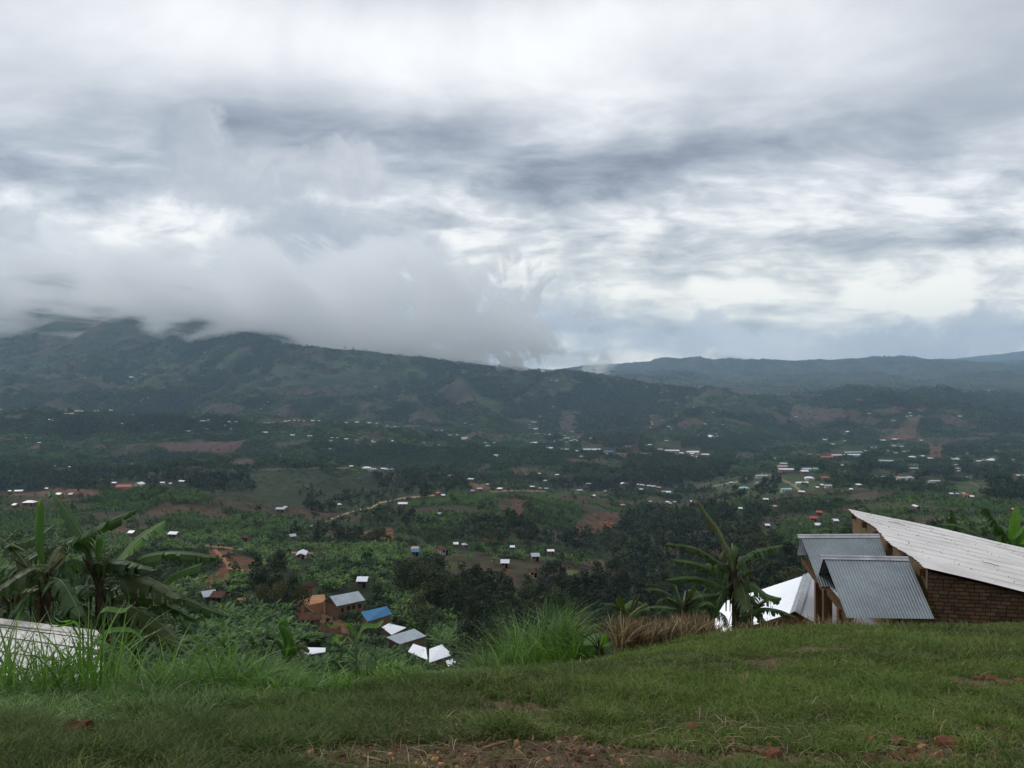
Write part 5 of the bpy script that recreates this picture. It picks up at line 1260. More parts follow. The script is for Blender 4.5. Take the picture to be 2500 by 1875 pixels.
def gable_house(name, label, r0, r1, halves, dropz0, wallh, roofm, wallm, over=0.3):
    """ridge from r0 (near) to r1 (far)"""
    r0, r1 = Vector(r0), Vector(r1); root = empty(name, tuple(r0 + Vector((0, 0, -dropz0 - wallh)))); o = root.location.copy(); r0 -= o; r1 -= o
    u = (r1 - r0).normalized(); n = Vector((u.y, -u.x, 0))
    hs = {-1: halves[0], 1: halves[1]}; half = 1.0; dropz = dropz0 / halves[0]
    for s, nm in ((-1, 'roof'), (1, 'roof')):
        half, dropz = hs[s], dropz0 / halves[0] * hs[s]
        a, b = (r0, r1); c, d = b + n * s * half - Vector((0, 0, dropz)), a + n * s * half - Vector((0, 0, dropz))
        if s > 0: corrugated(nm, b, a, d, c, 0.09, 0.012, roofm, root)
        else: corrugated(nm, a, b, c, d, 0.09, 0.012, roofm, root)
    rc = MB(); w_ = 0.16
    for s in (-1, 1):
        dn = (n * s * half - Vector((0, 0, dropz))).normalized() * w_
        up = Vector((0, 0, .035)); a, b = r0 - u * .1, r1 + u * .05
        rc.prism([a + up * 1.6, b + up * 1.6, b + dn + up, a + dn + up], [a + up * 1.3, b + up * 1.3, b + dn + up * .7, a + dn + up * .7])
    rc.build('ridge_cap', MATS['ridge_zinc'], root)
    sl = dropz0 / halves[0]; hL, hR = halves[0] - over, halves[1] - over; kL, kR = sl * hL, sl * hR; wz = max(kL, kR) + wallh; w = MB(); i0, i1 = r0 + u * over, r1 - u * over
    for q, fl in ((i0, 1), (i1, -1)):
        l_, r_ = q - n * hL - Vector((0, 0, kL + .04)), q + n * hR - Vector((0, 0, kR + .04)); bl, br = Vector((l_.x, l_.y, q.z - wz)), Vector((r_.x, r_.y, q.z - wz))
        w.poly([bl, br, r_, q - Vector((0, 0, .06)), l_][::fl])
    for s in (-1, 1):
        h, k = (hL, kL) if s < 0 else (hR, kR); a, b = i0 + n * s * h - Vector((0, 0, k + .04)), i1 + n * s * h - Vector((0, 0, k + .04)); dz = Vector((0, 0, wz - k)); w.quad(a, b, b - dz, a - dz)
    w.build('wall', MATS[wallm], root)
    return root, (r0, r1, u, n)
root, _ = gable_house('house', 'x', (8.3, 24.0, -7.25), (10.2, 28.3, -7.25), (2.75, 4.6), 1.24, 3.0, 'roof_white_clean', 'earth_wall')
tag(root, 'house with a clean white gable roof and dark red walls, behind the banana plants', 'house')
bird = MB(); b0 = P(1968, 1397, 28.4) ; bird.tube([b0 + Vector((0, 0, -.02)), b0 + Vector((0.02, 0, .08)), b0 + Vector((0.05, 0, .16)), b0 + Vector((0.06, 0, .21))], [0.035, 0.07, 0.045, 0.03], 8)
bird.tube([b0 + Vector((.05, 0, .20)), b0 + Vector((.12, 0, .205))], [0.028, 0.006], 6); bird.tube([b0 + Vector((0, 0, .05)), b0 + Vector((-.10, 0, -.06))], [0.045, 0.012], 6)
tag(bird.build('bird', MATS['nail_dark'], smooth=True), 'small dark bird perched on the peak of the white gable roof', 'bird')

def left_roof():
    B = Vector(P(236, 1543, 12.5)); C = Vector(P(270, 1700, 10.7)); A = Vector((-8.31 - 1.6, 13.3 + .3, -4.07)); D = A + (C - B) + Vector((.5, 0, 0))
    root = empty('shed', tuple(B - Vector((0, 0, 3.2)))); o = root.location.copy(); A -= o; B -= o; C -= o; D -= o; up = Vector((0, 0, .03))
    corrugated('roof', A, B, C, D, 0.30, 0.004, 'roof_old_white', root, rows=10, sag=.012)
    cap = MB(); dd = (D - A).normalized() * .27
    cap.prism([A + up, B + up, B + dd + up, A + dd + up], [A + up * .6, B + up * .6, B + dd + up * .6, A + dd + up * .6]); cap.build('ridge_cap', MATS['roof_cap_stained'], root)
    lap = MB(); dn = (D - A).normalized() * .006
    for k in (0.155, 0.34, 0.60, .84):
        p0, p1 = A.lerp(D, k), B.lerp(C, k); q = [p0 + up * .7 - dn, p1 + up * .7 - dn, p1 + up * .7 + dn, p0 + up * .7 + dn]; lap.prism(q, [v - up * .4 for v in q])
    rr = random.Random(2)
    for k in (0.08, .22, .4, .58, .76):
        for i in range(26):
            if rr.random() < .8: continue
            p = A.lerp(D, k).lerp(B.lerp(C, k), (i + .5) / 26) + up * .6; lap.box(p, (.010, 0, 0), (0, .010, 0), (0, 0, .006))
    lap.build('sheet_lap', MATS['nail_dark'], root)
    wb = MB(); cen = (A + B + C + D) / 4; top = [p.lerp(cen, 0.08) - up for p in (A, B, C, D)]
    for i in range(4):
        a, b = top[i], top[(i + 1) % 4]; wb.quad(a, b, Vector((b.x, b.y, C.z - 2.4)), Vector((a.x, a.y, C.z - 2.4)))
    wb.build('wall', MATS['mud_plaster'], root)
    tag(root, 'shed with a pale sheet-metal roof low behind the tall grass at the left edge', 'shed')
roofing('roof_cap_stained', (0.34, 0.31, 0.27), (0.60, 0.58, 0.55), 0.2, 0.6, 1.5)
left_roof()

# ---------------------------------------------------------------- banana plants on the near hill
def bez(pts, n):
    """smooth line through 2 to 5 points"""
    pts = [Vector(p) for p in pts]
    if len(pts) == 2: pts = [pts[0], pts[0].lerp(pts[1], 0.5) + Vector((0, 0, 0.06)), pts[1]]
    ext = [pts[0] * 2 - pts[1]] + pts + [pts[-1] * 2 - pts[-2]]; out = []
    m = len(pts) - 1
    for i in range(n + 1):
        t = i / n * m; k = min(int(t), m - 1); f = t - k; a, b, c, d = ext[k:k + 4]
        out.append(0.5 * ((2 * b) + (c - a) * f + (2 * a - 5 * b + 4 * c - d) * f * f + (3 * b - a - 3 * c + d) * f ** 3))
    return out
def leaf(parent, pts, width, r, bright=False, torn=0.6, droop=0.55, n=64, stalk=0.12):
    """banana leaf: thick pale midrib, two blades torn into strips that hang by their own weight"""
    line = bez(pts, n); mb = MB(); off = parent.location
    line = [p - off for p in line]
    sd = None
    groups = [[], []]; 
    for s in (0, 1):
        k = 0; cur = 0
        while k < n:
            ln = r.choice((1, 1, 2, 2, 3)) if r.random() < torn else r.choice((4, 6, 8)); groups[s].append((k, min(n, k + ln), r.uniform(-.5, .5) * torn, r.uniform(0.72, 1.08) if torn > .4 else 1.0)); k += ln
    sides = []
    for i in range(n + 1):
        T = (line[min(i + 1, n)] - line[max(i - 1, 0)]).normalized()
        c = T.cross(Vector((0, 0, 1)))
        if c.length < 0.25: c = (sd if sd is not None else Vector((1, 0.2, 0)))
        c = c - T * c.dot(T); c.normalize()
        if sd is not None and c.dot(sd) < 0: c = -c
        sd = c; sides.append((T, c))
    def width_at(t):
        if t < stalk: return 0.0
        q = (t - stalk) / (1 - stalk); return 1.42 * width * (min(1, (q * 5) ** 0.6)) * (1 - q ** 5) ** 0.7 * (0.92 + 0.08 * math.sin(q * 9))
    for s in (0, 1):
        sg = 1 if s else -1
        for (k0, k1, dv, wv) in groups[s]:
            rows = []
            for k in range(k0, k1 + 1):
                t = k / n; T, c = sides[k]; w = width_at(t) * wv
                if k == k0 or k == k1:
                    sh = 0.0 if (k1 - k0) > 3 else 0.12
                dn = Vector((0, 0, -1)); ang0 = droop * 0.35 + dv * .5; ang1 = droop * 1.25 + dv + 0.25 * t
                o1 = (c * sg * math.cos(ang0) + dn * math.sin(ang0)); o2 = (c * sg * math.cos(ang1) + dn * math.sin(ang1)); o3 = (c * sg * math.cos(ang1 * 1.25) + dn * math.sin(ang1 * 1.25))
                fwd = T * 0.12
                p0 = line[k]; pinch = 1.0
                e = 0.0
                if k == k0: e = 1
                if k == k1: e = -1
                g = T * (width * 0.12 * e * torn)
                p1 = p0 + (o1 + fwd) * w * .38; p2 = p1 + (o2 + fwd) * w * .36 + g * .5; p3 = p2 + (o3 + fwd) * w * (.26 - .10 * abs(e) * torn) + g
                rows.append((p0, p1, p2, p3))
            for a, b in zip(rows[:-1], rows[1:]):
                if (a[0] - a[3]).length < 1e-4 and (b[0] - b[3]).length < 1e-4: continue
                for q in range(3): mb.quad(a[q], b[q], b[q + 1], a[q + 1])
    rad = [0.021 * (1 - 0.85 * i / n) * max(0.6, width * 2.4) for i in range(0, n + 1, 4)]
    i0 = len(mb.f); mb.tube([line[i] + Vector((0, 0, .004)) for i in range(0, n + 1, 4)], rad, 6, m=1)
    o = mb.build('leaf', [MATS['banana_leaf_bright' if bright else ('banana_leaf_old' if r.random() < .25 else 'banana_leaf')], MATS['banana_midrib']], parent)
    return o
def spear(parent, pts, rad, bright=True):
    off = parent.location; line = [p - off for p in bez(pts, 14)]; mb = MB(); n = len(line)
    mb.tube(line, [rad * (0.55 + 0.65 * math.sin(math.pi * min(1, 0.15 + i / n * 0.75))) * (1 if i < n - 2 else 0.45) for i in range(n)], 9)
    # the furled edge that winds round it
    for i in range(n - 1):
        a, b = line[i], line[i + 1]; t0, t1 = i / n * 4 + 1, (i + 1) / n * 4 + 1; r0 = rad * 1.25
        mb.quad(a + Vector((math.cos(t0) * r0, -abs(math.sin(t0)) * r0, 0)), b + Vector((math.cos(t1) * r0, -abs(math.sin(t1)) * r0, 0)), b + Vector((math.cos(t1 + .6) * rad, -abs(math.sin(t1 + .6)) * rad, 0)), a + Vector((math.cos(t0 + .6) * rad, -abs(math.sin(t0 + .6)) * rad, 0)))
    return mb.build('furled_leaf', MATS['banana_leaf_bright' if bright else 'banana_leaf'], parent, smooth=True)
def banana(label, crown, foot_px, Y, leaves, spears=(), rad=0.11, seed=1, group='banana plants on the near hill', dead=3):
    r = random.Random(seed); top = P(crown[0], crown[1], Y); X = (foot_px - 1250) / F * Y; zg = float(land_z(X, Y)) - 0.1
    root = empty('banana_plant', (X, Y, zg)); off = root.location
    mb = MB(); a = Vector((0, 0, 0)); b = top - off
    pts = bez([a, a.lerp(b, .5) + Vector((0.04, 0, 0)), b], 8); mb.tube(pts, [rad * (1.15 - 0.5 * i / 8) for i in range(9)], 10)
    for k in range(7):
        an = r.uniform(0, 6.28); t = r.uniform(.3, .9); p = a.lerp(b, t); d = Vector((math.cos(an), math.sin(an), 0)); rr = rad * (1.2 - .5 * t)
        mb.quad(p + d * rr, p + d * rr + Vector((0.05, 0, .25)), p + d * rr * 1.5 + Vector((0.05, 0, .1)), p + d * rr * 1.6 + Vector((0, 0, -.2)))
    mb.build('pseudostem', MATS['banana_stem'], root, smooth=True)
    for k in range(7):
        an = r.uniform(0, 6.28); d = Vector((math.cos(an), math.sin(an), 0)); q = MB(); l0 = b - Vector((0, 0, .25)); l1 = b + d * .10 + Vector((0, 0, .12)); l2 = b + d * r.uniform(.25, .5) + Vector((0, 0, r.uniform(.25, .6)))
        q.tube(bez([l0, l1, l2], 8), [rad * .55 * (1 - .085 * i) for i in range(9)], 6); q.build('petiole', MATS['banana_midrib' if k % 2 else 'banana_stem'], root, smooth=True)
    for L_ in leaves:
        pts_, w = L_[0], L_[1]; opt = L_[2] if len(L_) > 2 else {}
        dy = opt.get('dy', r.uniform(-.7, .7)); nP = len(pts_)
        P3 = []
        for i, (x, y) in enumerate(pts_): P3.append(P(x, y, Y + dy * (i / max(1, nP - 1)) ** 1.2 * 1.0))
        if opt.get('join', True): P3 = [top + (P3[0] - top) * 0.0] + P3 if (P3[0] - top).length > 0.12 else P3
        leaf(root, P3, w * Y / F, r, opt.get('bright', False), opt.get('torn', .6), opt.get('droop', .55), stalk=opt.get('stalk', .14))
    for (pts_, rd) in spears: spear(root, [P(x, y, Y) for x, y in pts_], rd)
    for k in range(dead * 3):
        an = r.uniform(0, 6.28); d = Vector((math.cos(an), math.sin(an), 0)); m = MB(); p = (top - off) + Vector((0, 0, -.1)); line = bez([p, p + d * .2 + Vector((0, 0, -.06)), p + d * .22 + Vector((0, 0, -r.uniform(.4, .9)))], 8)
        for i in range(8):
            w = 0.035 * math.sin(math.pi * (i + .6) / 9) + .006; w1 = 0.035 * math.sin(math.pi * (i + 1.6) / 9.6) + .006; s = Vector((-d.y * math.cos(i * .5 + k), d.x * math.cos(i * .5 + k), math.sin(i * .5 + k) * .3)); m.quad(line[i] - s * w, line[i + 1] - s * w1, line[i + 1] + s * w1, line[i] + s * w)
        m.build('dead_leaf', MATS['dead_leaf'], root)
    return tag(root, label, 'banana plant', group)
br = dict(bright=True)
banana('dark banana plant at the far left edge, lowest crown behind the shed roof', (30, 1480), 28, 15.4, [
    ([(25, 1470), (-10, 1440), (-50, 1450)], 34, dict(torn=.9, droop=1.0)), ([(35, 1470), (60, 1440), (100, 1440), (130, 1475)], 36, dict(torn=.9, droop=1.1)),
    ([(30, 1465), (20, 1420), (0, 1395)], 30, dict(torn=.9)), ([(35, 1470), (50, 1425), (70, 1405)], 28, dict(torn=.9)),
    ([(30, 1480), (60, 1490), (80, 1520)], 36, dict(torn=.9, droop=1.0)), ([(25, 1480), (0, 1490), (-20, 1525)], 36, dict(torn=.9, droop=1.0))], rad=.09, seed=31)
banana('dark banana plant behind the stem of the big left one', (190, 1470), 190, 17.0, [
    ([(185, 1460), (160, 1430), (130, 1430), (110, 1460)], 36, dict(torn=.9, droop=1.1)), ([(195, 1460), (220, 1430), (240, 1440)], 34, dict(torn=.9, droop=1.0)),
    ([(190, 1455), (185, 1410), (170, 1385)], 30, dict(torn=.9)), ([(195, 1460), (215, 1410), (225, 1395)], 28, dict(torn=.9)),
    ([(190, 1475), (160, 1490), (150, 1525)], 36, dict(torn=.9, droop=1.0)), ([(195, 1475), (225, 1495), (235, 1530)], 36, dict(torn=.9, droop=1.0))], rad=.09, seed=32)
banana('big banana plant at left with a long torn leaf pointing at the red-roofed house', (244, 1420), 262, 14.6, [
    ([(212, 1330), (178, 1272), (144, 1222), (121, 1195)], 22, dict(torn=.8, dy=.6)),
    ([(215, 1350), (205, 1308), (232, 1290), (285, 1262), (338, 1241)], 26, dict(dy=-.9, torn=.7, droop=.75)),
    ([(200, 1318), (150, 1325), (105, 1340), (50, 1375), (2, 1418)], 32, dict(dy=-1.1, torn=.95, droop=.9)),
    ([(280, 1372), (326, 1322), (366, 1292), (404, 1270)], 34, dict(bright=True, dy=.5, torn=.4, droop=.35)),
    ([(300, 1385), (345, 1358), (411, 1346), (475, 1349), (530, 1360)], 34, dict(torn=.85, droop=1.1, dy=-.4)),
    ([(380, 1424), (420, 1402), (455, 1387), (495, 1374)], 26, dict(bright=True, torn=.2, droop=.5, dy=.2)),
    ([(235, 1372), (283, 1367), (330, 1375), (380, 1392)], 42, dict(torn=.7, droop=1.1, dy=-.8)),
    ([(255, 1408), (310, 1402), (368, 1415), (405, 1435), (438, 1461)], 46, dict(torn=.5, droop=.95, dy=-.9)),
    ([(300, 1410), (368, 1420), (453, 1458), (510, 1482), (558, 1504)], 30, dict(torn=.7, droop=1.0, dy=.5)),
    ([(255, 1489), (290, 1478), (340, 1490), (397, 1528), (453, 1592)], 44, dict(torn=.7, droop=1.0, dy=-1.0)),
    ([(250, 1470), (300, 1452), (345, 1449), (411, 1470), (482, 1514)], 34, dict(torn=.8, droop=1.15, dy=.8)),
    ([(236, 1412), (210, 1380), (182, 1366), (162, 1372), (158, 1400)], 36, dict(torn=.8, droop=.9, dy=-.6)),
    ([(262, 1440), (290, 1425), (300, 1412)], 24, {}),
    ([(240, 1440), (200, 1430), (170, 1440), (150, 1470)], 30, dict(torn=.9)),
    ([(268, 1480), (300, 1500), (330, 1540), (340, 1590)], 40, dict(torn=.8, dy=-.4, droop=1.0)),
], [([(240, 1366), (242, 1335), (246, 1305)], .05)], rad=.10, seed=3)
banana('banana plant at the left edge with an upright furled bright leaf', (106, 1420), 100, 13.6, [
    ([(125, 1388), (92, 1380), (57, 1394), (20, 1418), (-25, 1455)], 40, dict(torn=.8, droop=1.0, dy=-.6)),
    ([(112, 1420), (130, 1412), (150, 1420), (176, 1460), (196, 1505)], 40, dict(torn=.6, droop=.8, dy=-.8)),
    ([(60, 1345), (31, 1327), (62, 1318), (95, 1303), (136, 1279)], 22, dict(torn=.9, droop=.7, dy=.6, join=False)),
    ([(80, 1400), (50, 1360), (20, 1330), (-20, 1300)], 30, dict(torn=.9, droop=.9, dy=.3)),
    ([(90, 1410), (40, 1385), (0, 1385), (-50, 1410)], 34, dict(torn=.9, droop=.9, dy=.5)),
    ([(110, 1400), (140, 1345), (150, 1330)], 24, dict(dy=.8)),
    ([(98, 1440), (70, 1450), (40, 1480), (15, 1520)], 34, dict(torn=.8, droop=1.0)),
    ([(120, 1430), (150, 1450), (165, 1480)], 30, dict(torn=.8, droop=1.0, dy=.6)),
], [([(104, 1384), (97, 1320), (98, 1260), (101, 1217)], .052)], rad=.085, seed=4)
banana('stooped banana plant between the two large left ones, half hidden', (330, 1480), 326, 16.2, [
    ([(340, 1470), (380, 1462), (440, 1490), (470, 1540)], 36, dict(torn=.9, droop=1.1)),
    ([(335, 1480), (360, 1500), (410, 1560), (430, 1600)], 34, dict(torn=.9, droop=1.0)),
    ([(320, 1480), (290, 1480), (262, 1510), (250, 1560)], 34, dict(torn=.9, droop=1.0)),
    ([(330, 1475), (320, 1440), (330, 1410)], 24, dict(torn=.9)),
    ([(320, 1490), (300, 1530), (300, 1580)], 30, dict(torn=.9)),
], rad=.09, seed=8)
banana('tallest banana plant at the hill edge with a long leaf pointing up left', (1790, 1400), 1792, 18.0, [
    ([(1782, 1360), (1775, 1335), (1754, 1290), (1728, 1255), (1702, 1219)], 30, dict(torn=.85, droop=.8, dy=.3)),
    ([(1775, 1385), (1757, 1373), (1703, 1340), (1665, 1330), (1625, 1329)], 20, dict(torn=.95, droop=1.0, dy=-.6)),
    ([(1770, 1408), (1740, 1390), (1715, 1378), (1680, 1369), (1638, 1366)], 24, dict(torn=.95, droop=1.1, dy=.2)),
    ([(1775, 1435), (1745, 1422), (1703, 1409), (1664, 1408), (1624, 1416)], 22, dict(torn=.9, droop=1.1, dy=-.3)),
    ([(1798, 1384), (1820, 1358), (1845, 1344), (1880, 1335), (1912, 1330)], 26, dict(torn=.9, droop=.9, dy=.3)),
    ([(1800, 1430), (1815, 1424), (1840, 1424), (1868, 1448), (1888, 1456), (1908, 1460)], 30, dict(torn=.5, droop=.9, dy=-.4)),
    ([(1800, 1500), (1830, 1495), (1862, 1484), (1905, 1490), (1946, 1508)], 20, dict(torn=.95, droop=1.2, dy=-.2)),
    ([(1795, 1412), (1810, 1430), (1820, 1460), (1822, 1492)], 34, dict(torn=.5, droop=.8, dy=-.6)),
    ([(1775, 1395), (1750, 1380), (1728, 1376), (1712, 1385)], 24, dict(torn=.8, droop=.9)),
    ([(1785, 1420), (1765, 1440), (1750, 1475), (1744, 1510)], 30, dict(torn=.9, droop=1.0)),
    ([(1800, 1415), (1820, 1400), (1832, 1392)], 20, {}),
    ([(1800, 1440), (1828, 1452), (1850, 1480), (1858, 1520)], 26, dict(torn=.9, droop=1.0, dy=.4)),
    ([(1790, 1395), (1788, 1360), (1796, 1330)], 18, {}),
], rad=.09, seed=5, dead=4)
banana('short banana plant with drooping leaves against the white roof, right of the tallest one', (1822, 1502), 1822, 18.6, [
    ([(1825, 1495), (1850, 1500), (1872, 1522), (1880, 1545)], 22, dict(torn=.9, droop=1.0)),
    ([(1820, 1490), (1805, 1480), (1790, 1500)], 20, dict(torn=.9)),
    ([(1824, 1490), (1830, 1465), (1850, 1450)], 22, dict(torn=.7)),
    ([(1820, 1495), (1810, 1515), (1806, 1540)], 22, dict(torn=.9)),
], rad=.12, seed=15)
banana('small banana plant with thin arching leaves left of the tallest one', (1668, 1488), 1672, 20.5, [
    ([(1655, 1475), (1630, 1448), (1605, 1438), (1573, 1438)], 16, dict(torn=.95, droop=1.1)),
    ([(1660, 1470), (1648, 1430), (1638, 1394)], 18, dict(torn=.9, droop=.9)),
    ([(1680, 1470), (1710, 1455), (1735, 1450), (1760, 1452)], 18, dict(torn=.9, droop=1.1)),
    ([(1680, 1485), (1710, 1490), (1732, 1510)], 18, dict(torn=.9, droop=1.0)),
    ([(1650, 1480), (1630, 1462), (1610, 1464), (1600, 1475)], 18, dict(torn=.9, droop=1.0)),
    ([(1650, 1490), (1620, 1490), (1592, 1506)], 18, dict(torn=.9, droop=1.0)),
    ([(1668, 1492), (1672, 1510), (1676, 1530)], 16, dict(torn=.6)),
    ([(1675, 1470), (1690, 1440), (1700, 1425)], 16, dict(torn=.9)),
    ([(1690, 1480), (1730, 1470), (1750, 1490), (1758, 1515)], 18, dict(torn=.95, droop=1.1)),
], rad=.09, seed=6)
banana('banana plant half hidden between the small one and the tallest one', (1735, 1495), 1735, 21.0, [
    ([(1730, 1480), (1705, 1455), (1690, 1440), (1680, 1440)], 18, dict(torn=.95, droop=1.1)),
    ([(1740, 1480), (1752, 1450), (1770, 1440)], 18, dict(torn=.9)),
    ([(1730, 1490), (1712, 1500), (1700, 1530)], 18, dict(torn=.9, droop=1.0)),
    ([(1740, 1490), (1765, 1500), (1775, 1530)], 18, dict(torn=.9, droop=1.0)),
    ([(1735, 1485), (1728, 1445), (1735, 1415)], 16, dict(torn=.9)),
], rad=.10, seed=16)
banana('leaning brown-stemmed banana plant standing in the dry maize', (1530, 1516), 1520, 16.5, [
    ([(1522, 1500), (1505, 1480), (1490, 1474), (1471, 1474)], 14, dict(torn=.95, droop=1.0)),
    ([(1528, 1500), (1516, 1475), (1513, 1450)], 16, dict(torn=.7)),
    ([(1538, 1500), (1556, 1485), (1578, 1476), (1578, 1476)], 14, dict(torn=.9, droop=.8)),
    ([(1540, 1505), (1565, 1490), (1600, 1480), (1652, 1486)], 16, dict(torn=.9, droop=1.0)),
    ([(1520, 1505), (1530, 1478), (1548, 1466), (1568, 1472)], 16, dict(torn=.8, bright=True)),
    ([(1536, 1512), (1560, 1505), (1590, 1510)], 14, dict(torn=.9)),
], rad=.10, seed=7)
banana('young bright banana sprout left of the dry maize', (1462, 1588), 1462, 14.5, [
    ([(1460, 1580), (1452, 1560), (1456, 1545)], 22, dict(torn=0, bright=True, droop=.2)),
    ([(1468, 1582), (1480, 1572), (1494, 1572)], 10, dict(torn=.3, bright=True)),
    ([(1460, 1588), (1448, 1590), (1440, 1600)], 10, dict(torn=.5, bright=True)),
    ([(1466, 1580), (1474, 1560), (1476, 1545)], 8, dict(torn=.2, bright=True)),
], rad=.03, seed=9, dead=0)
banana('banana plant rising beyond the white roof at the right edge with bright wide leaves', (2478, 1370), 2478, 30.0, [
    ([(2476, 1340), (2476, 1290), (2482, 1232)], 16, dict(torn=.2, bright=True, droop=.3)),
    ([(2482, 1330), (2500, 1290), (2530, 1250)], 40, dict(torn=.3, bright=True, droop=.4)),
    ([(2470, 1340), (2440, 1290), (2412, 1248), (2405, 1240)], 24, dict(torn=.9, droop=.8)),
    ([(2470, 1350), (2430, 1330), (2380, 1300), (2330, 1280), (2288, 1280)], 22, dict(torn=.9, droop=.9)),
    ([(2480, 1350), (2510, 1330), (2540, 1340)], 40, dict(torn=.4, bright=True)),
    ([(2468, 1360), (2450, 1370), (2430, 1400)], 30, dict(torn=.6)),
    ([(2465, 1345), (2455, 1320), (2446, 1290)], 30, dict(torn=.5, bright=True)),
], rad=.14, seed=10, group=None)
banana('dark banana plant just behind the long white roof with one leaf upright', (2345, 1335), 2345, 33.0, [
    ([(2342, 1310), (2330, 1280), (2322, 1245)], 16, dict(torn=.9)),
    ([(2340, 1315), (2320, 1295), (2300, 1288)], 16, dict(torn=.9)),
    ([(2350, 1315), (2375, 1305), (2400, 1318), (2420, 1335)], 18, dict(torn=.9, droop=1.0)),
    ([(2350, 1310), (2350, 1280)], 14, dict(torn=.9)),
], rad=.12, seed=11, group=None)
banana('banana plant in the shade behind the nearer porch, leaves showing under its roof', (2075, 1500), 2085, 26.5, [
    ([(2070, 1495), (2050, 1488), (2030, 1488), (2010, 1505)], 12, dict(torn=.2, droop=.9)),
    ([(2070, 1490), (2050, 1465), (2032, 1470)], 14, dict(torn=.9)),
    ([(2080, 1500), (2078, 1510), (2062, 1525)], 18, dict(torn=.9)),
    ([(2065, 1480), (2040, 1430), (2015, 1425), (1990, 1430)], 18, dict(torn=.95, droop=1.1)),
], rad=.1, seed=12, group=None)

# ---------------------------------------------------------------- grass and litter on the hilltop
def blades(name, X, Y, Z, H, Wd, lean, segs, matn, seed, tint_=None, curl=0.8):
    g = np.random.default_rng(seed); n = len(X); a = g.uniform(0, 6.283, n); ca, sa = np.cos(a), np.sin(a); f0 = g.uniform(0, 6.283, n)
    sx, sy = -np.sin(f0), np.cos(f0); co = np.empty((n, 2 * segs + 1, 3))
    for j in range(segs + 1):
        t = j / segs; r = lean * H * t ** 2; z = H * (t - curl * 0.45 * lean * t ** 3); w = Wd * (1 - t ** 1.6) * (0.75 + 0.5 * t)
        cx, cy, cz = X + ca * r, Y + sa * r, Z + z
        if j < segs:
            co[:, 2 * j] = np.stack([cx - sx * w, cy - sy * w, cz], 1); co[:, 2 * j + 1] = np.stack([cx + sx * w, cy + sy * w, cz], 1)
        else: co[:, 2 * j] = np.stack([cx, cy, cz], 1)
    q = [(2 * j, 2 * j + 1, 2 * j + 3, 2 * j + 2) for j in range(segs - 1)] + [(2 * segs - 2, 2 * segs - 1, 2 * segs, 2 * segs)]
    q3 = np.array(q[:-1]).reshape(-1, 4); base = (np.arange(n) * (2 * segs + 1))[:, None, None]
    m = 2 * segs + 1
    # last piece as a thin quad: double the tip
    co2 = np.concatenate([co, co[:, -1:] + 0.0008], 1); base = (np.arange(n) * (m + 1))[:, None, None]
    q = np.array(q[:-1] + [(2 * segs - 2, 2 * segs - 1, 2 * segs + 1, 2 * segs)]); f = (q[None] + base).reshape(-1, 4)
    tn = np.repeat(tint_ if tint_ is not None else g.random(n), m + 1)
    o = link(name, np_mesh(name, co2.reshape(-1, 3), f, [MATS[matn]], None, {'tint': tn})); tag(o, kind='stuff'); return o
def bare_at(px, py, X, Y):
    b = np.zeros_like(px)
    for (bx, by, rx, ry, amt) in BARE: b = np.maximum(b, amt * (1.15 - np.sqrt(((px - bx) / rx) ** 2 + ((py - by) / ry) ** 2)))
    return sstep(b * .85 + 1.3 * fbm(X / 0.9, Y / 0.9, 5) + 0.6 * fbm(X / .16, Y / .16, 4), 0.30, 0.62)
def hill_points(n, seed, y0, y1, pmin=-250, pmax=2750, pw=1.0):
    g = np.random.default_rng(seed); px = g.uniform(pmin, pmax, n); Y = (g.uniform(y1 ** -pw, y0 ** -pw, n)) ** (-1 / pw)
    X = (px - 1250) / F * Y; Z = land_z(X, Y); return px, X, Y, Z, HZ - Z / Y * F, g
